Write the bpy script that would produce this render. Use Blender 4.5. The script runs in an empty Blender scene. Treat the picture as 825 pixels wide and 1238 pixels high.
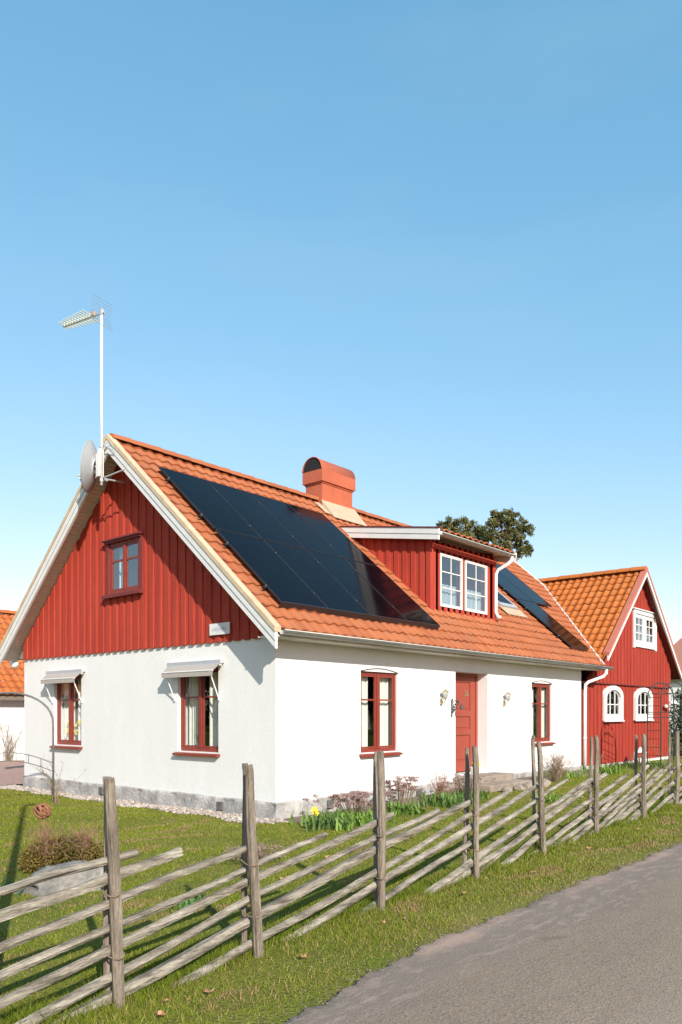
import bpy, bmesh, math, random
import numpy as np
from mathutils import Vector, Matrix
random.seed(7); rng = np.random.default_rng(11)
R = math.radians
scene = bpy.context.scene
col = scene.collection

# ------------------------------------------------------------------ helpers
def tag(o, label=None, cat=None, group=None, kind=None):
    if label: o['label'] = label
    if cat: o['category'] = cat
    if group: o['group'] = group
    if kind: o['kind'] = kind
    return o
def empty(name, loc, label, cat, group=None):
    o = bpy.data.objects.new(name, None); col.objects.link(o); o.location = loc; o.empty_display_size = .2
    return tag(o, label, cat, group)

class MB:
    def __init__(s): s.v = []; s.f = []; s.uv = None
    def add(s, vs, fs):
        n = len(s.v); s.v += [tuple(p) for p in vs]; s.f += [tuple(i + n for i in q) for q in fs]
    def box(s, a, b):
        x0, y0, z0 = [min(a[i], b[i]) for i in range(3)]; x1, y1, z1 = [max(a[i], b[i]) for i in range(3)]
        s.add([(x0,y0,z0),(x1,y0,z0),(x1,y1,z0),(x0,y1,z0),(x0,y0,z1),(x1,y0,z1),(x1,y1,z1),(x0,y1,z1)],
              [(0,3,2,1),(4,5,6,7),(0,1,5,4),(1,2,6,5),(2,3,7,6),(3,0,4,7)])
    def hexa(s, p):   # 8 points, bottom ring then top ring
        s.add(p, [(0,3,2,1),(4,5,6,7),(0,1,5,4),(1,2,6,5),(2,3,7,6),(3,0,4,7)])
    def prism(s, poly, off):   # poly list of 3D points, off vector
        n = len(poly); off = Vector(off); P = [Vector(p) for p in poly]
        s.add(P + [p + off for p in P], [tuple(range(n))[::-1], tuple(range(n, 2*n))] + [(i, (i+1)%n, (i+1)%n+n, i+n) for i in range(n)])
    def tube(s, pts, r, n=8, caps=True, squash=None):
        pts = [Vector(p) for p in pts]; rr = r if isinstance(r, (list, tuple)) else [r]*len(pts)
        base = len(s.v); up = Vector((0,0,1)); prev = None
        for i, p in enumerate(pts):
            t = (pts[min(i+1, len(pts)-1)] - pts[max(i-1, 0)]).normalized()
            if prev is None:
                a = up if abs(t.z) < .95 else Vector((1,0,0)); u = t.cross(a).normalized()
            else:
                u = (prev - t*prev.dot(t)).normalized()
            prev = u; w = t.cross(u)
            for k in range(n):
                an = 2*math.pi*k/n; rad = rr[i]
                c = p + u*math.cos(an)*rad + w*math.sin(an)*rad*(squash or 1)
                s.v.append(tuple(c))
        for i in range(len(pts)-1):
            for k in range(n):
                a = base+i*n+k; b = base+i*n+(k+1)%n
                s.f.append((a, b, b+n, a+n))
        if caps:
            s.f.append(tuple(base+k for k in range(n))[::-1]); s.f.append(tuple(base+(len(pts)-1)*n+k for k in range(n)))
    def lathe(s, c, prof, n=20):   # prof [(r,z)]
        c = Vector(c); base = len(s.v)
        for r, z in prof:
            for k in range(n):
                a = 2*math.pi*k/n; s.v.append((c.x+r*math.cos(a), c.y+r*math.sin(a), c.z+z))
        for i in range(len(prof)-1):
            for k in range(n):
                a = base+i*n+k; b = base+i*n+(k+1)%n; s.f.append((a, b, b+n, a+n))
    def build(s, name, m, parent=None, smooth=False, bevel=0):
        me = bpy.data.meshes.new(name); me.from_pydata(s.v, [], s.f); me.validate(); me.update()
        if smooth: me.polygons.foreach_set('use_smooth', [True]*len(me.polygons))
        if m: me.materials.append(m)
        o = bpy.data.objects.new(name, me); col.objects.link(o)
        if parent:
            o.parent = parent
            pp = parent; off = Vector((0,0,0))
            while pp: off += pp.location; pp = pp.parent
            if s.v: me.transform(Matrix.Translation(-off))
        elif s.v:   # origin at the thing's base
            n = len(me.vertices); a = np.empty(n*3); me.vertices.foreach_get('co', a); a = a.reshape(-1,3)
            c = Vector(((a[:,0].min()+a[:,0].max())/2, (a[:,1].min()+a[:,1].max())/2, a[:,2].min()))
            me.transform(Matrix.Translation(-c)); o.location = c
        if bevel:
            bv = o.modifiers.new('Bevel', 'BEVEL'); bv.width = bevel; bv.segments = 2; bv.limit_method = 'ANGLE'
        return o

def recalc(o):
    bm = bmesh.new(); bm.from_mesh(o.data); bmesh.ops.recalc_face_normals(bm, faces=bm.faces); bm.to_mesh(o.data); bm.free(); return o

# ------------------------------------------------------------------ materials
def mat(name, c, rough=.7, var=.12, scale=6., bump=0., bscale=40., metal=0., c2=None, stretch=(1,1,1), spec=.5, coat=0, sub=0, fine=0):
    m = bpy.data.materials.new(name); m.use_nodes = True; nt = m.node_tree; N = nt.nodes; L = nt.links
    b = N['Principled BSDF']; b.inputs['Roughness'].default_value = rough; b.inputs['Metallic'].default_value = metal
    b.inputs['Specular IOR Level'].default_value = spec
    if coat: b.inputs['Coat Weight'].default_value = coat; b.inputs['Coat Roughness'].default_value = .1
    if sub: b.inputs['Subsurface Weight'].default_value = sub
    tc = N.new('ShaderNodeTexCoord'); mp = N.new('ShaderNodeMapping'); mp.inputs['Scale'].default_value = stretch
    L.new(tc.outputs['Object'], mp.inputs['Vector'])
    nz = N.new('ShaderNodeTexNoise'); nz.inputs['Scale'].default_value = scale; nz.inputs['Detail'].default_value = 6; nz.inputs['Roughness'].default_value = .62
    L.new(mp.outputs['Vector'], nz.inputs['Vector'])
    rp = N.new('ShaderNodeValToRGB'); rp.color_ramp.elements[0].position = .3; rp.color_ramp.elements[1].position = .7
    lo = [max(0, x*(1-var)) for x in c[:3]]; hi = [min(1, x*(1+var)) for x in c[:3]]
    if c2: lo = list(c[:3]); hi = list(c2[:3])
    rp.color_ramp.elements[0].color = (*lo, 1); rp.color_ramp.elements[1].color = (*hi, 1)
    L.new(nz.outputs['Fac'], rp.inputs['Fac'])
    out = rp.outputs['Color']
    if fine:
        n3 = N.new('ShaderNodeTexNoise'); n3.inputs['Scale'].default_value = scale*9; n3.inputs['Detail'].default_value = 4
        L.new(mp.outputs['Vector'], n3.inputs['Vector'])
        mr = N.new('ShaderNodeMapRange'); mr.inputs['From Min'].default_value = .3; mr.inputs['From Max'].default_value = .7
        mr.inputs['To Min'].default_value = 1-fine; mr.inputs['To Max'].default_value = 1+fine
        L.new(n3.outputs['Fac'], mr.inputs['Value'])
        vm = N.new('ShaderNodeVectorMath'); vm.operation = 'SCALE'; L.new(out, vm.inputs[0]); L.new(mr.outputs[0], vm.inputs['Scale']); out = vm.outputs[0]
    L.new(out, b.inputs['Base Color'])
    if bump:
        n2 = N.new('ShaderNodeTexNoise'); n2.inputs['Scale'].default_value = bscale; n2.inputs['Detail'].default_value = 5
        L.new(mp.outputs['Vector'], n2.inputs['Vector'])
        bp = N.new('ShaderNodeBump'); bp.inputs['Strength'].default_value = bump; bp.inputs['Distance'].default_value = .02
        L.new(n2.outputs['Fac'], bp.inputs['Height']); L.new(bp.outputs['Normal'], b.inputs['Normal'])
    m['_out'] = 0
    return m

def attr_mat(name, rough=.8, sub=0, spec=.3, trans=0):
    m = bpy.data.materials.new(name); m.use_nodes = True; nt = m.node_tree; N = nt.nodes; L = nt.links
    b = N['Principled BSDF']; b.inputs['Roughness'].default_value = rough; b.inputs['Specular IOR Level'].default_value = spec
    a = N.new('ShaderNodeAttribute'); a.attribute_name = 'tint'; L.new(a.outputs['Color'], b.inputs['Base Color'])
    if trans:
        t = N.new('ShaderNodeBsdfTranslucent'); L.new(a.outputs['Color'], t.inputs['Color'])
        mx = N.new('ShaderNodeMixShader'); mx.inputs[0].default_value = trans
        L.new(b.outputs[0], mx.inputs[1]); L.new(t.outputs[0], mx.inputs[2]); L.new(mx.outputs[0], N['Material Output'].inputs['Surface'])
    return m

def tile_mat(name, ca, cb, dirt=(.25,.16,.09), course=.32, moss=.25):
    m = bpy.data.materials.new(name); m.use_nodes = True; nt = m.node_tree; N = nt.nodes; L = nt.links
    b = N['Principled BSDF']; b.inputs['Roughness'].default_value = .72; b.inputs['Specular IOR Level'].default_value = .3
    uv = N.new('ShaderNodeUVMap'); fl = N.new('ShaderNodeVectorMath'); fl.operation = 'FLOOR'; L.new(uv.outputs[0], fl.inputs[0])
    wn = N.new('ShaderNodeTexWhiteNoise'); wn.noise_dimensions = '2D'; L.new(fl.outputs[0], wn.inputs['Vector'])
    mx = N.new('ShaderNodeMix'); mx.data_type = 'RGBA'; mx.inputs['A'].default_value = (*ca,1); mx.inputs['B'].default_value = (*cb,1)
    L.new(wn.outputs['Value'], mx.inputs['Factor'])
    tc = N.new('ShaderNodeTexCoord'); nz = N.new('ShaderNodeTexNoise'); nz.inputs['Scale'].default_value = 1.6; nz.inputs['Detail'].default_value = 8; nz.inputs['Roughness'].default_value = .7
    L.new(tc.outputs['Object'], nz.inputs['Vector'])
    mr = N.new('ShaderNodeMapRange'); mr.inputs['From Min'].default_value = .5; mr.inputs['From Max'].default_value = .8; mr.inputs['To Max'].default_value = moss
    L.new(nz.outputs['Fac'], mr.inputs['Value'])
    m2 = N.new('ShaderNodeMix'); m2.data_type = 'RGBA'; m2.inputs['B'].default_value = (*dirt,1)
    L.new(mx.outputs['Result'], m2.inputs['A']); L.new(mr.outputs[0], m2.inputs['Factor'])
    n5 = N.new('ShaderNodeTexNoise'); n5.inputs['Scale'].default_value = 11; n5.inputs['Detail'].default_value = 6; n5.inputs['Roughness'].default_value = .75; L.new(tc.outputs['Object'], n5.inputs['Vector'])
    r5 = N.new('ShaderNodeMapRange'); r5.inputs['From Min'].default_value = .52; r5.inputs['From Max'].default_value = .72; r5.inputs['To Max'].default_value = .5; L.new(n5.outputs['Fac'], r5.inputs['Value'])
    m5 = N.new('ShaderNodeMix'); m5.data_type = 'RGBA'; m5.inputs['B'].default_value = (.20,.135,.085,1); L.new(m2.outputs['Result'], m5.inputs['A']); L.new(r5.outputs[0], m5.inputs['Factor'])
    L.new(m5.outputs['Result'], b.inputs['Base Color'])
    n2 = N.new('ShaderNodeTexNoise'); n2.inputs['Scale'].default_value = 60; L.new(tc.outputs['Object'], n2.inputs['Vector'])
    bp = N.new('ShaderNodeBump'); bp.inputs['Strength'].default_value = .25; bp.inputs['Distance'].default_value = .01
    L.new(n2.outputs['Fac'], bp.inputs['Height']); L.new(bp.outputs['Normal'], b.inputs['Normal'])
    return m

def glass_mat(name='window_glass', tint=(.9,.95,.96), boost=.03):
    m = bpy.data.materials.new(name); m.use_nodes = True; nt = m.node_tree; N = nt.nodes; L = nt.links
    N.remove(N['Principled BSDF'])
    t = N.new('ShaderNodeBsdfTransparent'); t.inputs['Color'].default_value = (*tint,1)
    g = N.new('ShaderNodeBsdfGlossy'); g.inputs['Roughness'].default_value = .015
    ge = N.new('ShaderNodeNewGeometry'); dt = N.new('ShaderNodeVectorMath'); dt.operation = 'DOT_PRODUCT'; L.new(ge.outputs['Normal'], dt.inputs[0]); L.new(ge.outputs['Incoming'], dt.inputs[1])
    def mth(op, a, b=None):
        q = N.new('ShaderNodeMath'); q.operation = op
        for k_, v_ in ((0, a), (1, b)):
            if v_ is None: continue
            if isinstance(v_, (int, float)): q.inputs[k_].default_value = v_
            else: L.new(v_, q.inputs[k_])
        return q.outputs[0]
    p5 = mth('POWER', mth('SUBTRACT', 1, mth('ABSOLUTE', dt.outputs['Value'])), 4.0)
    fac = mth('ADD', mth('MULTIPLY', p5, .9), .06+boost)
    tc = N.new('ShaderNodeTexCoord'); nz = N.new('ShaderNodeTexNoise'); nz.inputs['Scale'].default_value = 2.2; L.new(tc.outputs['Object'], nz.inputs['Vector'])
    bp = N.new('ShaderNodeBump'); bp.inputs['Strength'].default_value = .12; bp.inputs['Distance'].default_value = .03
    L.new(nz.outputs['Fac'], bp.inputs['Height']); L.new(bp.outputs['Normal'], g.inputs['Normal'])
    mx = N.new('ShaderNodeMixShader'); L.new(fac, mx.inputs[0]); L.new(t.outputs[0], mx.inputs[1]); L.new(g.outputs[0], mx.inputs[2])
    L.new(mx.outputs[0], N['Material Output'].inputs['Surface'])
    return m

M = {}
M['stucco'] = mat('white_render', (.735,.722,.70), .9, .03, 1.6, .5, 70, spec=.2, fine=.025, stretch=(1.6,1.6,.45))
M['plinth'] = mat('plinth_stone', (.24,.225,.215), .95, .3, 3.5, 1, 18, c2=(.48,.455,.43), spec=.2, fine=.12)
M['red'] = mat('falu_red_boards', (.33,.040,.024), .78, .1, 2.0, .35, 60, c2=(.43,.060,.036), stretch=(3,3,.35), spec=.2, fine=.08)
M['redbarn'] = mat('barn_red_boards', (.265,.032,.020), .78, .1, 2.0, .3, 60, c2=(.345,.048,.030), stretch=(3,3,.35), spec=.2, fine=.08)
M['redpaint'] = mat('red_brown_paint', (.215,.034,.020), .5, .12, 8, .1, 60, fine=.05)
M['doorpaint'] = mat('door_paint', (.29,.055,.032), .5, .06, 5, .1, 60)
M['darkred'] = mat('dark_red_trim', (.16,.022,.02), .6, .2, 8)
M['white'] = mat('white_paint', (.64,.63,.605), .6, .06, 5, .12, 50, fine=.03)
M['trim'] = mat('cream_trim', (.66,.64,.60), .7, .12, 4, .15, 40, fine=.06, stretch=(1,3,3))
M['tan'] = mat('tan_verge_strip', (.52,.39,.25), .75, .15, 4, .2, 50, fine=.08)
M['soffit'] = mat('soffit_boards', (.60,.55,.50), .8, .12, 4, .1)
M['gutter'] = mat('galvanised_gutter', (.44,.41,.37), .5, .15, 3, .1, 40, metal=.15, fine=.06)
M['whitemetal'] = mat('white_metal', (.72,.72,.71), .4, .05, 5)
M['galv'] = mat('galvanised_steel', (.50,.51,.52), .45, .08, 9, metal=.4)
M['dish'] = mat('dish_grey', (.38,.39,.40), .55, .08, 30, spec=.3)
M['black'] = mat('black_metal', (.02,.021,.022), .5, .2, 9)
M['iron'] = mat('grey_iron_pipe', (.12,.115,.11), .6, .3, 12)
M['greeniron'] = mat('dark_green_iron', (.018,.035,.03), .55, .2, 12)
M['rust'] = mat('rusty_iron', (.20,.07,.035), .9, .4, 20, .4, 60, c2=(.34,.14,.08))
M['tile'] = tile_mat('orange_roof_tiles', (.30,.086,.032), (.37,.118,.045), dirt=(.22,.10,.055), moss=.65)
M['tileb'] = tile_mat('barn_orange_tiles', (.39,.11,.020), (.45,.135,.026), dirt=(.30,.10,.03), moss=.25)
M['tileg'] = tile_mat('garage_orange_tiles', (.34,.085,.018), (.42,.12,.025), dirt=(.2,.07,.03), moss=.4)
M['coral'] = mat('coral_verge_paint', (.44,.14,.09), .6, .08, 5)
M['chim'] = mat('chimney_sheet', (.41,.10,.043), .6, .10, 2.2, .2, 30, fine=.06)
M['hoodshade'] = mat('hood_shade_black', (.008,.008,.008), .9, .2, 9)
M['lead'] = mat('flashing_tan', (.46,.34,.23), .6, .12, 5)
M['valley'] = mat('valley_mortar', (.56,.54,.52), .8, .15, 9, .3, 40)
M['glass'] = glass_mat(boost=.07)
M['glass_sky'] = glass_mat('sky_facing_glass', boost=.20)
M['curtain'] = mat('cream_curtain', (.80,.74,.64), .9, .06, 8)
M['blind'] = mat('pale_blue_curtain', (.34,.40,.42), .9, .06, 8)
M['linen'] = mat('awning_cloth', (.36,.32,.285), .9, .08, 12, .1, 80)
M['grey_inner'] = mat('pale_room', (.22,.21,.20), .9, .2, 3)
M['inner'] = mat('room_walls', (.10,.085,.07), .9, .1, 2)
M['wood'] = mat('weathered_wood', (.075,.06,.045), .92, .3, 9, 1, 26, c2=(.41,.365,.295), stretch=(.35,1.6,2.2), spec=.12, fine=.22)
M['woodpost'] = mat('weathered_post', (.10,.078,.058), .92, .3, 9, .9, 28, c2=(.30,.25,.195), stretch=(2.2,2.2,.32), spec=.12, fine=.2)
M['twig'] = mat('bare_twigs', (.16,.11,.07), .9, .3, 15, c2=(.26,.19,.13))
M['stone'] = mat('step_stone', (.20,.155,.12), .9, .2, 4, .7, 30, c2=(.33,.27,.215), fine=.1)
M['rock'] = mat('grey_boulder', (.085,.078,.068), .92, .3, 4, 1, 14, c2=(.27,.25,.225), fine=.15)
M['road'] = mat('worn_asphalt', (.15,.133,.118), .95, .1, .9, .5, 160, c2=(.20,.18,.16), spec=.2, fine=.0)
M['ceramic'] = mat('white_ceramic', (.75,.74,.72), .3, .03, 5)
M['brass'] = mat('brass', (.52,.40,.22), .4, .12, 20, metal=.7)
M['yellow'] = mat('yellow_petals', (.85,.55,.02), .6, .08, 20)
M['bark'] = mat('pine_bark', (.13,.07,.045), .95, .3, 8, .6, 20)
M['globe'] = mat('opal_globe', (.82,.82,.80), .25, .02, 5)
M['paper'] = mat('white_shade', (.74,.70,.62), .8, .04, 5)
M['ink'] = mat('blue_grey_ink', (.16,.17,.30), .7, .1, 10)
M['leaf'] = attr_mat('leaf_tint', .6, trans=.25)
M['needle'] = attr_mat('needle_tint', .7, trans=.12)
M['blade'] = attr_mat('grass_tint', .75, trans=.3, spec=.15)
M['pebble'] = attr_mat('pebble_tint', .85)

# solar panel: dark glass over dark cells
def solar_mat():
    m = bpy.data.materials.new('solar_cells'); m.use_nodes = True; nt = m.node_tree; N = nt.nodes; L = nt.links
    b = N['Principled BSDF']; b.inputs['Roughness'].default_value = .09; b.inputs['Specular IOR Level'].default_value = .05
    uv = N.new('ShaderNodeUVMap'); br = N.new('ShaderNodeTexBrick'); br.offset = 0; br.inputs['Scale'].default_value = 1
    br.inputs['Color1'].default_value = (.0020,.0022,.0036,1); br.inputs['Color2'].default_value = (.0026,.0028,.0045,1); br.inputs['Mortar'].default_value = (.004,.0045,.006,1)
    br.inputs['Mortar Size'].default_value = .012; br.inputs['Brick Width'].default_value = 1; br.inputs['Row Height'].default_value = 1
    L.new(uv.outputs[0], br.inputs['Vector']); L.new(br.outputs['Color'], b.inputs['Base Color'])
    tc = N.new('ShaderNodeTexCoord'); nz = N.new('ShaderNodeTexNoise'); nz.inputs['Scale'].default_value = 3; nz.inputs['Detail'].default_value = 4; L.new(tc.outputs['Object'], nz.inputs['Vector'])
    mr = N.new('ShaderNodeMapRange'); mr.inputs['To Min'].default_value = .06; mr.inputs['To Max'].default_value = .17; L.new(nz.outputs['Fac'], mr.inputs['Value']); L.new(mr.outputs[0], b.inputs['Roughness'])
    return m
M['solar'] = solar_mat()
M['solarframe'] = mat('black_anodised_frame', (.03,.03,.034), .35, .1, 10, metal=.3)

# ------------------------------------------------------------------ camera, sun, sky
TH = math.atan2(812, 938)
CAM = Vector((-8.905, -9.121, 1.6))
fw = Vector((math.cos(TH), math.sin(TH), 0)); rt = Vector((math.sin(TH), -math.cos(TH), 0))
cd = bpy.data.cameras.new('camera'); cam = bpy.data.objects.new('camera', cd); col.objects.link(cam)
cam.location = CAM
cam.rotation_euler = fw.to_track_quat('-Z', 'Y').to_euler()
cd.sensor_fit = 'VERTICAL'; cd.sensor_height = 36.; cd.lens = 36.*938/1238
cd.shift_y = (862-619)/1238.; cd.shift_x = 0; cd.clip_end = 3000; cd.clip_start = .05
scene.camera = cam
SUND = Vector((.475, .89, -.565)).normalized()       # direction the light travels
sl = bpy.data.lights.new('sun', 'SUN'); sl.energy = 5; sl.angle = R(.5); sl.color = (1, .945, .85)
so = bpy.data.objects.new('sun', sl); col.objects.link(so); so.rotation_euler = SUND.to_track_quat('-Z', 'Y').to_euler(); so.location = (-20,-30,30)
w = bpy.data.worlds.new('World'); scene.world = w; w.use_nodes = True
nt = w.node_tree; bg = nt.nodes['Background']
sky = nt.nodes.new('ShaderNodeTexSky'); sky.sky_type = 'NISHITA'; sky.sun_disc = False
sky.sun_elevation = math.asin(-SUND.z); sky.sun_rotation = math.atan2(-SUND.x, -SUND.y)
sky.altitude = 0; sky.air_density = 1.0; sky.dust_density = .35; sky.ozone_density = 1.2
sc_ = nt.nodes.new('ShaderNodeSeparateColor'); cc_ = nt.nodes.new('ShaderNodeCombineColor'); nt.links.new(sky.outputs[0], sc_.inputs[0])
for i_, (k_, p_) in enumerate(((1.10, .98), (1.88, .61), (2.32, .53))):     # hazy spring sky: lighter zenith, softer horizon
    pw = nt.nodes.new('ShaderNodeMath'); pw.operation = 'POWER'; pw.inputs[1].default_value = p_; nt.links.new(sc_.outputs[i_], pw.inputs[0])
    ml = nt.nodes.new('ShaderNodeMath'); ml.operation = 'MULTIPLY'; ml.inputs[1].default_value = k_; nt.links.new(pw.outputs[0], ml.inputs[0]); nt.links.new(ml.outputs[0], cc_.inputs[i_])
wtc = nt.nodes.new('ShaderNodeTexCoord'); wmp = nt.nodes.new('ShaderNodeMapping'); wmp.inputs['Scale'].default_value = (1.2,1.2,5); nt.links.new(wtc.outputs['Generated'], wmp.inputs['Vector'])
wnz = nt.nodes.new('ShaderNodeTexNoise'); wnz.inputs['Scale'].default_value = 2.6; wnz.inputs['Detail'].default_value = 7; nt.links.new(wmp.outputs[0], wnz.inputs['Vector'])
wmr = nt.nodes.new('ShaderNodeMapRange'); wmr.inputs['From Min'].default_value = .48; wmr.inputs['From Max'].default_value = .75; wmr.inputs['To Max'].default_value = .05; nt.links.new(wnz.outputs['Fac'], wmr.inputs['Value'])
wmx = nt.nodes.new('ShaderNodeMix'); wmx.data_type = 'RGBA'; wmx.inputs['B'].default_value = (4.3,4.9,5.3,1); nt.links.new(cc_.outputs[0], wmx.inputs['A']); nt.links.new(wmr.outputs[0], wmx.inputs['Factor'])
nt.links.new(wmx.outputs['Result'], bg.inputs['Color']); bg.inputs['Strength'].default_value = .14
scene.view_settings.view_transform = 'Standard'; scene.view_settings.look = 'None'; scene.view_settings.gamma = 1
scene.view_settings.exposure = .45
scene.render.engine = 'CYCLES'
scene.cycles.max_bounces = 8; scene.cycles.transparent_max_bounces = 12

# ------------------------------------------------------------------ terrain
def sst(a, b, x): t = np.clip((x-a)/(b-a), 0, 1); return t*t*(3-2*t)
def gz(x, y):
    x = np.asarray(x, float); y = np.asarray(y, float)
    dip = -.15*sst(-4.2, -1.2, y)*(1-sst(1.5, 7, x))*(1-sst(10, 16, y))
    fall = -.05*(1-sst(-6.3, -5.9, y))
    und = .014*np.sin(x*1.7+y*.6)*np.sin(y*1.3-x*.4) + .009*np.sin(x*4.1+1)*np.sin(y*3.7)
    nearhouse = sst(14, 30, np.hypot(x, y))
    return dip + fall + und*(1-nearhouse)
def gzf(x, y): return float(gz(x, y))

def grid_obj(name, xs, ys, zf, m):
    X, Y = np.meshgrid(xs, ys); Z = zf(X, Y); n, k = X.shape
    co = np.stack([X, Y, Z], -1).reshape(-1, 3)
    i = np.arange(n-1)[:, None]*k + np.arange(k-1)[None, :]
    f = np.stack([i, i+1, i+k+1, i+k], -1).reshape(-1, 4)
    me = bpy.data.meshes.new(name); me.vertices.add(len(co)); me.vertices.foreach_set('co', co.ravel())
    me.loops.add(f.size); me.loops.foreach_set('vertex_index', f.ravel()); me.polygons.add(len(f))
    me.polygons.foreach_set('loop_start', np.arange(0, f.size, 4)); me.polygons.foreach_set('loop_total', np.full(len(f), 4)); me.polygons.foreach_set('use_smooth', np.ones(len(f), bool))
    me.update(); me.validate(); me.materials.append(m)
    o = bpy.data.objects.new(name, me); col.objects.link(o); return o

def lawn_mat():
    m = bpy.data.materials.new('lawn_ground'); m.use_nodes = True; nt = m.node_tree; N = nt.nodes; L = nt.links
    b = N['Principled BSDF']; b.inputs['Roughness'].default_value = .95; b.inputs['Specular IOR Level'].default_value = .1
    tc = N.new('ShaderNodeTexCoord')
    def noise(s, d=5): n = N.new('ShaderNodeTexNoise'); n.inputs['Scale'].default_value = s; n.inputs['Detail'].default_value = d; L.new(tc.outputs['Object'], n.inputs['Vector']); return n
    a = noise(.9); r = N.new('ShaderNodeValToRGB'); e = r.color_ramp.elements
    e[0].position = .3; e[0].color = (.11,.14,.014,1); e[1].position = .62; e[1].color = (.175,.18,.03,1)
    L.new(a.outputs['Fac'], r.inputs['Fac'])
    c = noise(45, 3); mx = N.new('ShaderNodeMix'); mx.data_type = 'RGBA'; mx.inputs['B'].default_value = (.10,.065,.04,1)
    mr = N.new('ShaderNodeMapRange'); mr.inputs['From Min'].default_value = .45; mr.inputs['From Max'].default_value = .7; mr.inputs['To Max'].default_value = .75
    L.new(c.outputs['Fac'], mr.inputs['Value']); L.new(mr.outputs[0], mx.inputs['Factor']); L.new(r.outputs['Color'], mx.inputs['A'])
    L.new(mx.outputs['Result'], b.inputs['Base Color'])
    bp = N.new('ShaderNodeBump'); bp.inputs['Strength'].default_value = .8; bp.inputs['Distance'].default_value = .03; L.new(c.outputs['Fac'], bp.inputs['Height']); L.new(bp.outputs['Normal'], b.inputs['Normal'])
    return m
xs = np.concatenate([[-900,-300,-120,-60,-30,-18], np.arange(-13, 22, .16), [26,34,50,80,150,400,900]])
ys = np.concatenate([[-900,-300,-120,-60,-30,-18], np.arange(-12, 18, .16), [20,25,34,50,80,150,400,900]])
g = grid_obj('lawn', xs, ys, gz, lawn_mat()); g['kind'] = 'structure'

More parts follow.
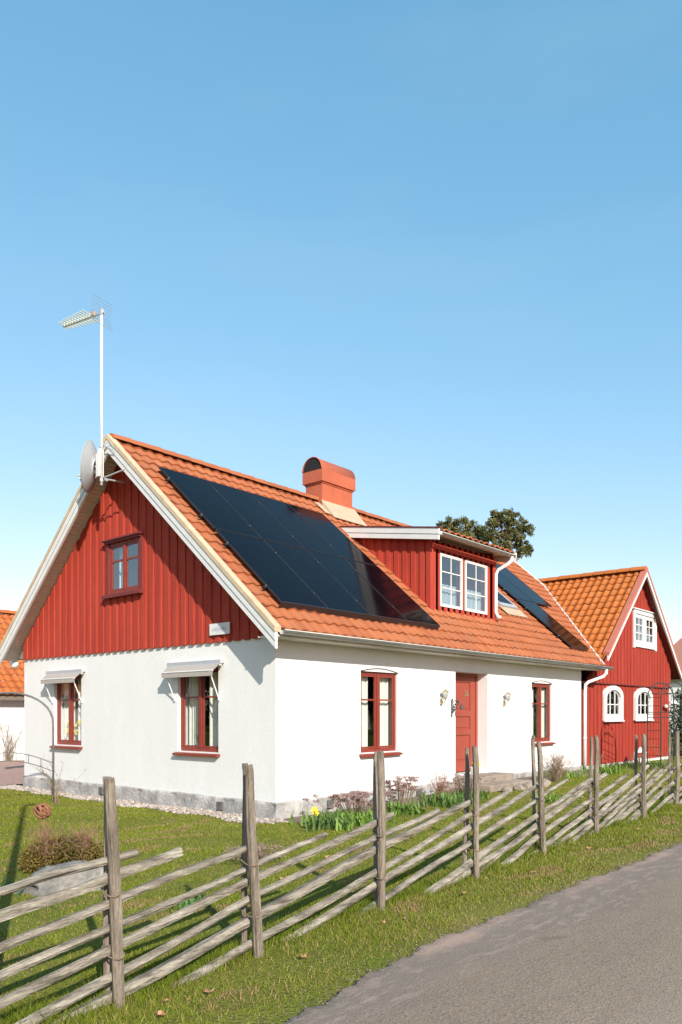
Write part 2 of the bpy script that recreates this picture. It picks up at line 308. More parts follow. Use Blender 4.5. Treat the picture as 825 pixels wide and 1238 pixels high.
# road, with a ragged crumbling edge
def edge_y(x): return -6.02 - .22*np.clip((-x-4.2)/2, 0, 3) + .018*np.sin(x*2.3) + .016*np.sin(x*7.1+1) + .014*np.sin(x*19) + .010*np.sin(x*43+2*np.sin(x*5)) + .008*np.sin(x*91)
def road_mat():
    m = bpy.data.materials.new('worn_asphalt_lane'); m.use_nodes = True; nt = m.node_tree; N = nt.nodes; L = nt.links
    b = N['Principled BSDF']; b.inputs['Roughness'].default_value = .93; b.inputs['Specular IOR Level'].default_value = .25
    tc = N.new('ShaderNodeTexCoord')
    def noise(s, d=5, st=(1,1,1)):
        mp = N.new('ShaderNodeMapping'); mp.inputs['Scale'].default_value = st; L.new(tc.outputs['Object'], mp.inputs['Vector'])
        n = N.new('ShaderNodeTexNoise'); n.inputs['Scale'].default_value = s; n.inputs['Detail'].default_value = d; n.inputs['Roughness'].default_value = .65; L.new(mp.outputs[0], n.inputs['Vector']); return n
    def mix(a, bcol, fac):
        mx = N.new('ShaderNodeMix'); mx.data_type = 'RGBA'; L.new(a, mx.inputs['A'])
        if isinstance(bcol, tuple): mx.inputs['B'].default_value = (*bcol, 1)
        else: L.new(bcol, mx.inputs['B'])
        L.new(fac, mx.inputs['Factor']); return mx.outputs['Result']
    def rng_(src, a, b_, lo, hi):
        mr = N.new('ShaderNodeMapRange'); mr.inputs['From Min'].default_value = a; mr.inputs['From Max'].default_value = b_; mr.inputs['To Min'].default_value = lo; mr.inputs['To Max'].default_value = hi
        L.new(src, mr.inputs['Value']); return mr.outputs[0]
    big = noise(.5, 6, (.35,1.4,1)); r = N.new('ShaderNodeValToRGB'); e = r.color_ramp.elements
    e[0].position = .32; e[0].color = (.205,.148,.105,1); e[1].position = .68; e[1].color = (.285,.212,.152,1); L.new(big.outputs['Fac'], r.inputs['Fac'])
    # aggregate speckle
    vo = N.new('ShaderNodeTexVoronoi'); vo.inputs['Scale'].default_value = 85; L.new(tc.outputs['Object'], vo.inputs['Vector'])
    sp = N.new('ShaderNodeSeparateColor'); L.new(vo.outputs['Color'], sp.inputs[0])
    c = mix(r.outputs['Color'], (.38,.31,.245), rng_(sp.outputs[0], .62, 1, 0, .38))
    c = mix(c, (.07,.06,.055), rng_(sp.outputs[1], .6, 1, 0, .42))
    fn = noise(220, 2); c = mix(c, (.09,.08,.07), rng_(fn.outputs['Fac'], .5, .75, 0, .35))
    # slightly polished wheel tracks and a few darker stains
    sy_ = N.new('ShaderNodeSeparateXYZ'); L.new(tc.outputs['Object'], sy_.inputs[0]); wv = N.new('ShaderNodeMath'); wv.operation = 'SINE'; ml_ = N.new('ShaderNodeMath'); ml_.operation = 'MULTIPLY_ADD'; ml_.inputs[1].default_value = 3.9; ml_.inputs[2].default_value = 1.0
    L.new(sy_.outputs['Y'], ml_.inputs[0]); L.new(ml_.outputs[0], wv.inputs[0]); c = mix(c, (.33,.265,.205), rng_(wv.outputs[0], .1, 1, 0, .30))
    st_ = noise(1.7, 3); c = mix(c, (.10,.075,.06), rng_(st_.outputs['Fac'], .66, .72, 0, .35))
    # worn band close to the verge: darker mix with pale pinkish worn-through patches
    sx = N.new('ShaderNodeSeparateXYZ'); L.new(tc.outputs['Object'], sx.inputs[0])
    wob = noise(1.1, 5); ad = N.new('ShaderNodeMath'); ad.operation = 'MULTIPLY_ADD'; ad.inputs[1].default_value = 1.0; L.new(wob.outputs['Fac'], ad.inputs[0]); L.new(sx.outputs['Y'], ad.inputs[2])
    band = rng_(ad.outputs[0], -6.30, -6.02, 0, 1)
    dk = noise(2.6, 6, (.6,1.6,1)); c = mix(c, (.17,.135,.115), rng_(band, 0, 1, 0, .5))
    pk = noise(9, 9, (.45,1.5,1)); mul = N.new('ShaderNodeMath'); mul.operation = 'MULTIPLY'; L.new(band, mul.inputs[0]); L.new(rng_(pk.outputs['Fac'], .50, .66, 0, .55), mul.inputs[1])
    c = mix(c, (.40,.30,.235), mul.outputs[0])
    # gravelly lip
    lip = rng_(ad.outputs[0], -5.72, -5.52, 0, .8); c = mix(c, (.40,.27,.205), lip)
    L.new(c, b.inputs['Base Color'])
    bp = N.new('ShaderNodeBump'); bp.inputs['Strength'].default_value = .55; bp.inputs['Distance'].default_value = .006
    L.new(vo.outputs['Distance'], bp.inputs['Height']); b2 = N.new('ShaderNodeBump'); b2.inputs['Strength'].default_value = .3; b2.inputs['Distance'].default_value = .01
    L.new(pk.outputs['Fac'], b2.inputs['Height']); L.new(bp.outputs['Normal'], b2.inputs['Normal']); L.new(b2.outputs['Normal'], b.inputs['Normal'])
    return m
rx = np.concatenate([[-300,-100,-40,-20], np.arange(-12, 26, .02), [30,60,120,300]])
t = np.array([0,.004,.012,.03,.08,.2,.4,.6,.8,.92,.985,1.0])
def road_z(X, Y): return None
X, T = np.meshgrid(rx, t); e0 = edge_y(X); Y = e0 + (-10.15 - e0)*T
Z = .004 + .025*np.sin(np.clip(T,0,1)*math.pi)**.6 ; Z[0, :] = -.07; Z[1, :] = -.012
Z[-1, :] = -.07
n, k = X.shape; co = np.stack([X, Y, Z], -1).reshape(-1, 3); i = np.arange(n-1)[:, None]*k + np.arange(k-1)[None, :]
f = np.stack([i, i+k, i+k+1, i+1], -1).reshape(-1, 4)
me = bpy.data.meshes.new('road'); me.from_pydata(co.tolist(), [], f.tolist()); me.polygons.foreach_set('use_smooth', [True]*len(me.polygons)); me.materials.append(road_mat())
ro = bpy.data.objects.new('road', me); col.objects.link(ro); ro['kind'] = 'structure'

# brick driveway beyond the house
def brick_mat():
    m = bpy.data.materials.new('driveway_bricks'); m.use_nodes = True; nt = m.node_tree; N = nt.nodes; L = nt.links
    b = N['Principled BSDF']; b.inputs['Roughness'].default_value = .9
    tc = N.new('ShaderNodeTexCoord'); br = N.new('ShaderNodeTexBrick'); br.inputs['Scale'].default_value = 5
    br.inputs['Color1'].default_value = (.33,.19,.15,1); br.inputs['Color2'].default_value = (.40,.25,.20,1); br.inputs['Mortar'].default_value = (.22,.15,.12,1)
    L.new(tc.outputs['Object'], br.inputs['Vector']); L.new(br.outputs['Color'], b.inputs['Base Color']); return m
dr = grid_obj('driveway', np.arange(-14, 14.1, .5), np.arange(8.9, 16.05, .5), lambda X, Y: gz(X, Y) + .03, brick_mat()); dr['kind'] = 'structure'

# ------------------------------------------------------------------ roof tiles
def tile_roof(name, org, U, S, ulen, slen, tw, cr, amp, m, parent, keep=None, seg=6, step=.030, sag=.0, kind='roof'):
    org = Vector(org); U = Vector(U).normalized(); S = Vector(S).normalized(); Nn = U.cross(S).normalized()
    if Nn.z < 0: Nn = -Nn
    nu = int(round(ulen/tw*seg)); us = np.linspace(0, ulen, nu+1)
    nc = int(math.ceil(slen/cr)); rows = []
    for k in range(nc):
        rows += [(k*cr, 0.0, k), (k*cr, step, k), (min((k+1)*cr, slen)-.001, 0.004, k)]
    jit = rng.normal(0, .0035, (nc, int(ulen/tw)+3)); jits = rng.normal(0, .006, (nc, int(ulen/tw)+3))
    ti = np.floor(us/tw).astype(int); ph = us/tw - ti
    wave = amp*(np.where(ph < .62, np.sin(ph/.62*math.pi)**1.2, -.35*np.sin((ph-.62)/.38*math.pi)))
    vs = []; uvs = []
    for (s, h, k) in rows:
        for j, u in enumerate(us):
            hh = h + wave[j] + jit[k, ti[j]]*(1 if h > .01 else .3)
            ss = s + (jits[k, ti[j]] if k else 0)
            if sag: hh -= sag*math.sin(math.pi*u/ulen)*math.sin(math.pi*min(1, s/slen))
            vs.append(org + U*u + S*ss + Nn*hh)
            uvs.append((u/tw, s/cr + (.5 if h > .01 else (.02 if h == 0 else -.02))))
    W = nu+1; fs = []
    for r in range(len(rows)-1):
        if r % 3 == 2: continue
        for j in range(nu):
            q = (r*W+j, r*W+j+1, (r+1)*W+j+1, (r+1)*W+j)
            if keep:
                c = (vs[q[0]]+vs[q[2]])/2
                if not keep(c): continue
            fs.append(q)
    me = bpy.data.meshes.new(name); me.from_pydata([tuple(v) for v in vs], [], fs); ul = me.uv_layers.new(name='UVMap')
    for p in me.polygons:
        cu = sum(uvs[i][0] for i in p.vertices)/4; cs = rows[p.vertices[0]//W][2] + .5
        for li in p.loop_indices: ul.data[li].uv = (cu, cs)
        p.use_smooth = (p.vertices[0]//W) % 3 == 1
    me.materials.append(m)
    bm = bmesh.new(); bm.from_mesh(me); bmesh.ops.delete(bm, geom=[v for v in bm.verts if not v.link_faces], context='VERTS'); bm.to_mesh(me); bm.free()
    o = bpy.data.objects.new(name, me); col.objects.link(o); o.parent = parent
    me.transform(Matrix.Translation(-parent_off(o))); return o
def parent_off(o):
    off = Vector((0,0,0)); p = o.parent
    while p: off += p.location; p = p.parent
    return off
def ridge_caps(p, q, r, m, parent, lift=.0, ln=.36):
    p = Vector(p); q = Vector(q); d = q-p; L_ = d.length; n = max(1, int(L_/ln)); d.normalize(); side = d.cross(Vector((0,0,1))).normalized(); mb = MB()
    for i in range(n):
        a = p + d*(i*L_/n) ; b = p + d*((i+1)*L_/n + .04); ra = r*1.0; rb = r*1.14
        base = len(mb.v); K = 10; dz = random.uniform(-.004,.004)
        for pt, rr in ((a, ra), (b, rb)):
            for k in range(K+1):
                an = math.pi*(k/K)*1.06 - .03*math.pi
                mb.v.append(tuple(pt + side*math.cos(an)*rr + Vector((0,0,math.sin(an)*rr*.78+lift+dz))))
        for k in range(K): mb.f.append((base+k, base+k+1, base+K+2+k, base+K+1+k))
        mb.f.append(tuple(base+K+1+k for k in range(K+1))); mb.f.append(tuple(base+k for k in range(K+1))[::-1])
    o = mb.build('ridge_cap', m, parent, smooth=False)
    ul = o.data.uv_layers.new(name='UVMap')
    for pl in o.data.polygons:
        for li in pl.loop_indices: ul.data[li].uv = (pl.vertices[0]//22 + .5, 40.5)
    return o

# ------------------------------------------------------------------ MAIN HOUSE
LX = 11.89; WY = 8.42; XE = 15.75; TA = .872; ZE = 2.93; ZR = 6.95
def zr(y): return ZE + TA*(min(y, WY-y)+.4)
house = empty('white_house', (0,0,0), 'white rendered cottage with red boarded gable and orange tiled roof behind the split rail fence', 'house')
def PG(u, d, z): return (d, u, z)          # gable wall frame: u = y, d inward = +x
def PL(u, d, z): return (u, d, z)          # long wall frame
def fbox(mb, P, u0, u1, d0, d1, z0, z1): mb.box(P(u0,d0,z0), P(u1,d1,z1))
def wall_grid(mb, P, u0, u1, z0, z1, ops, thick=.28):
    us = sorted({u0, u1, *[o[0] for o in ops], *[o[1] for o in ops]}); zs = sorted({z0, z1, *[o[2] for o in ops], *[o[3] for o in ops]})
    for d in (0, thick):
        for a, b in zip(us, us[1:]):
            for c, e in zip(zs, zs[1:]):
                if any(o[0] <= a+1e-6 and b <= o[1]+1e-6 and o[2] <= c+1e-6 and e <= o[3]+1e-6 for o in ops): continue
                mb.add([P(a,d,c), P(b,d,c), P(b,d,e), P(a,d,e)], [(0,1,2,3)])
    for (a, b, c, e) in ops:
        mb.add([P(a,0,c),P(b,0,c),P(b,thick,c),P(a,thick,c)], [(0,1,2,3)]); mb.add([P(a,0,e),P(b,0,e),P(b,thick,e),P(a,thick,e)], [(0,1,2,3)])
        mb.add([P(a,0,c),P(a,0,e),P(a,thick,e),P(a,thick,c)], [(0,1,2,3)]); mb.add([P(b,0,c),P(b,0,e),P(b,thick,e),P(b,thick,c)], [(0,1,2,3)])
g_ops = [(1.44,2.60,.90,2.42), (5.93,7.06,.90,2.42)]
l_ops = [(2.19,3.33,.86,2.38), (5.42,6.78,.26,2.50), (8.94,10.06,.86,2.36)]
gw_op = (3.72,4.78,4.0,5.02)
mb = MB()
wall_grid(mb, PG, 0, WY, .1, 2.88, g_ops)
wall_grid(mb, PL, 0, LX, .1, 2.88, l_ops)
mb.add([(0,WY,-.3),(LX,WY,-.3),(LX,WY,2.9),(0,WY,2.9)], [(0,1,2,3)])
mb.add([(LX,0,-.3),(XE-.1,0,-.3),(XE-.1,0,2.86),(LX,0,2.86)][:0], [])
mb.box((XE-.3,.3,-.3), (XE-.1,WY-.02,3.2))
mb.prism([(XE-.3,.1,3.2),(XE-.3,WY-.1,3.2),(XE-.3,WY/2,zr(WY/2)-.12)], (.2,0,0))
wallo = mb.build('wall', M['stucco'], house)
# dark rooms
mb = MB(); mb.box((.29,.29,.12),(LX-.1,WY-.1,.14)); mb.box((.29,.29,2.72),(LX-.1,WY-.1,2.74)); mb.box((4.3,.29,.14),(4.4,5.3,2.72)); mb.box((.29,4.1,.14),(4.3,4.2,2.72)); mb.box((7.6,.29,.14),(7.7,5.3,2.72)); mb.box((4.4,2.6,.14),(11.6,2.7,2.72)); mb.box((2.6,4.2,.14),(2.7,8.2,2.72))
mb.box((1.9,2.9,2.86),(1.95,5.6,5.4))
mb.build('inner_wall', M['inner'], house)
# plinth, rough stone standing slightly proud
def plinth(P, u0, u1, vents):
    nu = int((u1-u0)/.06); zs = [-.32,-.2,-.1,0,.06,.10,.125,.135]; ds = [-.035]*6+[-.03,.001]; mb = MB(); W = nu+1
    for r_, z in enumerate(zs):
        for j in range(W):
            u = u0+(u1-u0)*j/nu
            blk = .016*math.sin(u*5.1+1.3)+.014*math.sin(u*11.7+z*9)+.012*math.sin(u*23+z*31)
            if j in (0, nu): blk = 0
            mb.v.append(P(u, ds[r_]+(blk if 0 < r_ < 6 else 0), z + (.006*math.sin(u*3.1) if r_ in (5,6,7) else 0)))
    for r_ in range(len(zs)-1):
        for j in range(nu): mb.f.append((r_*W+j, r_*W+j+1, (r_+1)*W+j+1, (r_+1)*W+j))
    o = mb.build('plinth', M['plinth'], house, smooth=True)
    for u, z in vents:
        v = MB(); fbox(v, P, u-.07, u+.07, -.055, -.02, z-.07, z+.07)
        for k in range(4): fbox(v, P, u-.05, u+.05, -.062, -.05, z-.05+k*.03, z-.038+k*.03)
        v.build('vent', M['iron'], o)
plinth(PG, -.035, WY, [(1.35,-.02),(5.1,-.0)])
plinth(PL, -.035, LX, [(1.3,.0),(4.0,.0)])
# red cladding
def boards(mb, P, u0, u1, zlo, zhi, dbase, ops=[], per=.24, bw=.12, t=.024, zj=0, slopes=None):
    """vertical board on board; zlo/zhi functions of u; slopes: kink positions"""
    brk = [u0]; u = u0
    while u < u1-1e-6:
        brk.append(min(u+per-bw, u1)); brk.append(min(u+per, u1)); u += per
    brk = sorted(set(brk))
    for i, (a, b) in enumerate(zip(brk, brk[1:])):
        if b-a < .004: continue
        out = i % 2
        d1 = dbase - (t if out else 0); zz = -zj if out else 0
        cuts = sorted({a, b, *[o[0] for o in ops if a < o[0] < b], *[o[1] for o in ops if a < o[1] < b], *[k for k in (slopes or []) if a < k < b]})
        for c, e in zip(cuts, cuts[1:]):
            mid = (c+e)/2; spans = [(None, None)]
            blk = [o for o in ops if o[0] <= mid <= o[1]]
            segs = [(zlo(mid)+zz, None)]
            if blk:
                o = blk[0]; segs = [(zlo(mid)+zz, o[2]), (o[3], None)]
            for lo, hi in segs:
                h0 = hi if hi is not None else zhi(c); h1 = hi if hi is not None else zhi(e)
                if max(h0, h1) <= lo+.01: continue
                h0 = max(h0, lo+.001); h1 = max(h1, lo+.001)
                mb.hexa([P(c,0.0,lo),P(e,0.0,lo),P(e,d1,lo),P(c,d1,lo),P(c,0.0,h0),P(e,0.0,h1),P(e,d1,h1),P(c,d1,h0)])
mb = MB()
def zg_hi(u): return zr(u)-.10
boards(mb, PG, -.0, WY, lambda u: 2.86, zg_hi, -.028, [gw_op], per=.245, bw=.135, t=.022, zj=.02, slopes=[WY/2])
gc = mb.build('gable_cladding', M['red'], house)
mb = MB(); mb.add([(.28,.2,2.9),(.28,WY-.2,2.9),(.28,WY/2,zr(WY/2)-.25)][:0], []); mb.build
# window builder
def window(P, parent, u0, u1, z0, z1, d, m, cols=2, rows=2, fw_=.055, mull=.075, tr=.66, sill=True, bar=.022, sash=.04, curt=True, sillm=None, bars_per=1, rowfr=None, cur_w=.22, deep=.16, gl='glass'):
    mb = MB(); dd = .05
    fbox(mb, P, u0, u0+fw_, d, d+dd, z0, z1); fbox(mb, P, u1-fw_, u1, d, d+dd, z0, z1)
    fbox(mb, P, u0+fw_, u1-fw_, d, d+dd, z0, z0+fw_*1.2); fbox(mb, P, u0+fw_, u1-fw_, d, d+dd, z1-fw_, z1)
    mid = (u0+u1)/2
    if cols == 2: fbox(mb, P, mid-mull/2, mid+mull/2, d-.012, d+dd-.005, z0+fw_*1.2, z1-fw_)
    win = mb.build('window', m, parent)
    mb = MB(); halves = [(u0+fw_, mid-mull/2), (mid+mull/2, u1-fw_)] if cols == 2 else [(u0+fw_, u1-fw_)]
    za, zb = z0+fw_*1.2, z1-fw_
    for a, b in halves:
        e = .004
        fbox(mb, P, a+e, a+sash, d+.008, d+.042, za+e, zb-e); fbox(mb, P, b-sash, b-e, d+.008, d+.042, za+e, zb-e)
        fbox(mb, P, a+sash, b-sash, d+.008, d+.042, za+e, za+sash); fbox(mb, P, a+sash, b-sash, d+.008, d+.042, zb-sash, zb-e)
        for fr in (rowfr or [tr]):
            zc = za+(zb-za)*fr; fbox(mb, P, a+sash, b-sash, d+.006, d+.036, zc-bar/2-.004, zc+bar/2+.004)
        for k in range(1, bars_per):
            uc = a+(b-a)*k/bars_per; fbox(mb, P, uc-bar/2, uc+bar/2, d+.010, d+.034, za+sash, zb-sash)
    mb.build('frame', m, win)
    mb = MB()
    for a, b in halves: mb.add([P(a+.01,d+.025,za+.01),P(b-.01,d+.025,za+.01),P(b-.01,d+.025,zb-.01),P(a+.01,d+.025,zb-.01)], [(0,1,2,3)])
    mb.build('pane', M[gl], win)
    if sill:
        mb = MB(); e = .05; s0, s1 = u0-e, u1+e
        mb.hexa([P(s0,-.085,z0-.075),P(s1,-.085,z0-.075),P(s1,d+.03,z0-.045),P(s0,d+.03,z0-.045),P(s0,-.085,z0-.04),P(s1,-.085,z0-.04),P(s1,d+.03,z0+.0),P(s0,d+.03,z0+.0)])
        mb.build('sill', sillm or m, win)
    if curt:
        for sd in (0, 1):
            mb = MB(); a = u0+.06 if sd == 0 else u1-.06-cur_w; nn = 26; base = len(mb.v)
            for k in range(nn+1):
                u = a+cur_w*k/nn; q = d+deep+.035*math.sin(k*1.25)+.01*math.sin(k*3.1)
                mb.v.append(P(u, q, z0+.02)); mb.v.append(P(u, q, z1-.02))
            for k in range(nn): mb.f.append((2*k, 2*k+2, 2*k+3, 2*k+1))
            mb.build('curtain', M['curtain'], win, smooth=True)
    return win
w2 = window(PG, house, 1.44, 2.60, .90, 2.42, .07, M['redpaint'], cur_w=.44)
w1 = window(PG, house, 5.93, 7.06, .90, 2.42, .07, M['redpaint'], cur_w=.42)
wl = window(PL, house, 2.19, 3.33, .86, 2.38, .05, M['redpaint'], cur_w=.38)
wr = window(PL, house, 8.94, 10.06, .86, 2.36, .05, M['redpaint'], cur_w=.38)
for (a, b, z) in ((2.19,3.33,2.38),(8.94,10.06,2.36)):       # shallow arch mouldings above
    mb = MB(); pts = [(a-.01+(b-a+.02)*k/14, -.004, z+.065*math.sin(math.pi*k/14)) for k in range(15)]
    mb.tube(pts, .011, 6); mb.build('arch_moulding', M['redpaint'] if 0 else M['iron'], wl if a < 5 else wr)
gwn = window(PG, house, 3.72, 4.78, 4.0, 5.02, -.045, M['redpaint'], fw_=.05, mull=.06, bar=.03, cur_w=.22, sill=False, deep=.22, gl='glass_sky')
mb = MB()   # cornice and sill of gable window
fbox(mb, PG, 3.60, 4.92, -.16, -.052, 5.07, 5.10); fbox(mb, PG, 3.64, 4.88, -.12, -.052, 5.03, 5.07); fbox(mb, PG, 3.60, 4.92, -.15, -.05, 3.92, 3.985)
fbox(mb, PG, 3.63, 3.716, -.075, -.05, 3.985, 5.03); fbox(mb, PG, 4.784, 4.87, -.075, -.05, 3.985, 5.03)
mb.build('casing', M['darkred'], gwn)
# awnings on the two lower gable windows
def awning(y0, y1):
    mb = MB(); fbox(mb, PG, y0, y1, -.10, -.004, 2.47, 2.53)
    mb.tube([PG(y0+.02,-.07,2.455), PG(y1-.02,-.07,2.455)], .035, 10)
    a = mb.build('awning', M['galv'], house)
    mb = MB(); n = 10
    for k in range(n):
        t0, t1 = k/n, (k+1)/n
        def pr(t): return (-.09-.145*t, 2.475-.13*t-.02*math.sin(t*math.pi))
        for (s0, s1) in ((pr(t0), pr(t1)),): mb.add([PG(y0+.03,s0[0],s0[1]),PG(y1-.03,s0[0],s0[1]),PG(y1-.03,s1[0],s1[1]),PG(y0+.03,s1[0],s1[1])], [(0,1,2,3)])
    mb.add([PG(y0+.03,-.235,2.345),PG(y1-.03,-.235,2.345),PG(y1-.03,-.238,2.245),PG(y0+.03,-.238,2.245)], [(0,1,2,3)])
    mb.build('cloth', M['linen'], a, smooth=True)
    mb = MB(); mb.tube([PG(y0+.03,-.235,2.34), PG(y1-.03,-.235,2.34)], .012, 8)
    for y in (y0+.12, y1-.14): mb.tube([PG(y,-.235,2.335), PG(y,-.03,1.86)], .011, 8); fbox(mb, PG, y-.015, y+.015, -.035, -.002, 1.82, 1.90)
    mb.build('arm', M['whitemetal'], a)
awning(1.28, 2.80); awning(5.76, 7.24)
# door
mb = MB(); fbox(mb, PL, 5.42, 5.50, .26, .31, .26, 2.5); fbox(mb, PL, 6.70, 6.78, .26, .31, .26, 2.5); fbox(mb, PL, 5.50, 6.70, .26, .31, 2.43, 2.5)
fbox(mb, PL, 5.50, 6.70, .30, .34, .27, 2.43)
dx0, dx1 = 5.52, 6.68
for a, b, c, e in ((dx0,dx0+.2,.28,2.42),(dx1-.2,dx1,.28,2.42),(dx0+.2,dx1-.2,.28,.50),(dx0+.2,dx1-.2,2.30,2.42),(dx0+.2,dx1-.2,1.10,1.22),(dx0+.2,dx1-.2,1.52,1.64)): fbox(mb, PL, a, b, .275, .302, c, e)
for c, e in ((.56,1.04),(1.27,1.47),(1.70,2.24)): fbox(mb, PL, dx0+.27, dx1-.27, .285, .302, c, e)
door = mb.build('door', M['doorpaint'], house, bevel=.004)
mb = MB(); mb.tube([(6.02-.38,.27,1.28),(6.02-.38,.22,1.28),(6.02-.26,.215,1.275)], .012, 8); mb.box((5.61,.262,1.18),(5.66,.276,1.36)); mb.build('handle', M['black'], door)
def text(body, size, loc, rot, m, name, parent=None, ext=.004):
    cu = bpy.data.curves.new(name, 'FONT'); cu.body = body; cu.size = size; cu.extrude = ext; cu.align_x = 'CENTER'; cu.align_y = 'CENTER'
    o = bpy.data.objects.new(name, cu); col.objects.link(o); dg = bpy.context.evaluated_depsgraph_get(); me = bpy.data.meshes.new_from_object(o.evaluated_get(dg))
    bpy.data.objects.remove(o); o = bpy.data.objects.new(name, me); col.objects.link(o); me.materials.append(m)
    o.location = loc; o.rotation_euler = rot
    if parent: o.parent = parent; o.location = Vector(loc)-parent_off(o)
    return o
text('36', .20, (6.30,.276,2.04), (R(90),0,0), M['brass'], 'door_number', door)
# eave soffit, gutter and downpipe
mb = MB(); mb.box((-.40,-.40,2.80),(12.62,-.002,2.825)); mb.box((-.42,-.42,2.80),(12.64,-.402,2.90)); mb.build('eave_soffit', M['soffit'], house)
def gutter(p, q, r, m, parent, name='gutter'):
    p = Vector(p); q = Vector(q); mb = MB(); d = (q-p).normalized(); sd = Vector((0,0,1)).cross(d); K = 8
    for off in (0, .006):
        base = len(mb.v)
        for pt in (p, q):
            for k in range(K+1):
                a = math.pi + math.pi*k/K; mb.v.append(tuple(pt + sd*math.cos(a)*(r-off) + Vector((0,0,math.sin(a)*(r-off)))))
        for k in range(K): mb.f.append((base+k, base+k+1, base+K+2+k, base+K+1+k))
        if off == 0: mb.f.append(tuple(base+k for k in range(K+1))); mb.f.append(tuple(base+K+1+k for k in range(K+1)))
    mb.tube([p - sd*r*0 + sd*(-r)*1.0, q + sd*(-r)*1.0], .012, 6); mb.tube([p+sd*r, q+sd*r], .008, 6)
    n = int((q-p).length/1.3)
    return mb.build(name, m, parent, smooth=True)
gutter((-.36,-.505,2.895),(12.78,-.505,2.885), .068, M['gutter'], house)
mb = MB(); mb.tube([(12.42,-.50,2.83),(12.42,-.50,2.72),(12.36,-.44,2.62),(12.06,-.14,2.47),(11.98,-.09,2.40),(11.96,-.085,2.2),(11.955,-.085,-.02)], .045, 12)
for z in (.9, 2.1): mb.tube([(11.955,-.085,z-.02),(11.955,-.085,z+.02)], .052, 12)
mb.build('downpipe', M['whitemetal'], house, smooth=True)
# main roof
roof_org = (-.36,-.42,zr(-.42)+.0)
SF = Vector((0,1,TA)).normalized(); SLEN = (WY/2+.42)*math.hypot(1,TA)
BRX = 16.05; BRZ = 6.12; BT = .92
def valley_x(y): return BRX - (BRZ - (ZE+TA*(y+.4)))/BT
def keep_main(c): return not (c.y < 3.2 and c.x > valley_x(c.y)-.03)
mroof = tile_roof('roof', roof_org, (1,0,0), SF, XE+.36-.02, SLEN, .25, .318, .024, M['tile'], house, keep=keep_main)
tile_roof('roof', (-.36,WY+.42,zr(-.42)), (1,0,0), Vector((0,-1,TA)), XE+.34, SLEN, .25, .318, .03, M['tile'], house, seg=4)
mb = MB()   # deck below the tiles (outer gable strip is the boarded soffit)
for sg in (0, 1):
    def yy(y): return y if sg == 0 else WY-y
    def xlim(y): return min(XE-.02, valley_x(y)-.05) if sg == 0 else XE-.02
    for k in range(24):
        a = -.40 + (WY/2+.40)*k/24; b = -.40 + (WY/2+.40)*(k+1)/24
        mb.hexa([(.03,yy(a),zr(a)-.07),(xlim(a),yy(a),zr(a)-.07),(xlim(b),yy(b),zr(b)-.07),(.03,yy(b),zr(b)-.07),(.03,yy(a),zr(a)-.03),(xlim(a),yy(a),zr(a)-.03),(xlim(b),yy(b),zr(b)-.03),(.03,yy(b),zr(b)-.03)])
recalc(mb.build('roof_deck', M['soffit'], house))
ridge_caps((-.40,WY/2,ZR+.02),(XE+.02,WY/2,ZR+.02), .135, M['tile'], house, lift=-.01)
# gable soffit boards
mb = MB(); nb = 62
for sg in (0, 1):
    for k in range(nb):
        a = -.42 + (WY/2+.42)*k/nb; b = a + (WY/2+.42)/nb*.86
        f_ = (lambda y: y) if sg == 0 else (lambda y: WY-y)
        mb.hexa([(-.40,f_(a),zr(a)-.075),(.03,f_(a),zr(a)-.075),(.03,f_(b),zr(b)-.075),(-.40,f_(b),zr(b)-.075),(-.40,f_(a),zr(a)-.05),(.03,f_(a),zr(a)-.05),(.03,f_(b),zr(b)-.05),(-.40,f_(b),zr(b)-.05)])
    mb.hexa([(-.40,f_(-.42),zr(-.42)-.048),(.03,f_(-.42),zr(-.42)-.048),(.03,WY/2,zr(WY/2)-.048),(-.40,WY/2,zr(WY/2)-.048),(-.40,f_(-.42),zr(-.42)-.035),(.03,f_(-.42),zr(-.42)-.035),(.03,WY/2,zr(WY/2)-.035),(-.40,WY/2,zr(WY/2)-.035)])
recalc(mb.build('gable_soffit', M['soffit'], house))
# bargeboards: cover strip, upper board, lower board
def verge(zf, ymid, ya, yb, xa, xb, top, bot, m, name, parent, both=True):
    mb = MB()
    for (s, e) in ((ya, ymid), (yb, ymid)):
        mb.hexa([(xa,s,zf(s)+bot),(xb,s,zf(s)+bot),(xb,e,zf(e)+bot),(xa,e,zf(e)+bot),(xa,s,zf(s)+top),(xb,s,zf(s)+top),(xb,e,zf(e)+top),(xa,e,zf(e)+top)])
    return recalc(mb.build(name, m, parent))
verge(zr, WY/2, -.46, WY+.46, -.47, -.405, -.01, -.145, M['white'], 'bargeboard', house)
verge(zr, WY/2, -.46, WY+.46, -.455, -.41, -.150, -.275, M['white'], 'bargeboard', house)
verge(zr, WY/2, -.47, WY+.47, -.485, -.345, .085, -.005, M['tan'], 'verge_strip', house)
verge(zr, WY/2, 2.95, WY+.46, XE-.04, XE+.06, .07, -.12, M['white'], 'bargeboard', house)
# valley flashing with stepped mortar
mb = MB(); n = 46
for k in range(n):
    y = -.42 + 3.65*k/n; y2 = -.42+3.65*(k+1)/n; x = valley_x(y)-.10 + (.03 if k % 2 else -.03); z = ZE+TA*(y+.4)+.022; z2 = ZE+TA*(y2+.4)+.022
    x1 = valley_x(y)+.0; x2 = valley_x(y2)+.0
    mb.hexa([(x,y,z-.06),(x1,y,z-.06),(x2,y2,z2-.06),(x+(x2-x1),y2,z2-.06),(x,y,z+.03),(x1,y,z+.03),(x2,y2,z2+.03),(x+(x2-x1),y2,z2+.03)])
recalc(mb.build('valley_mortar', M['valley'], house))

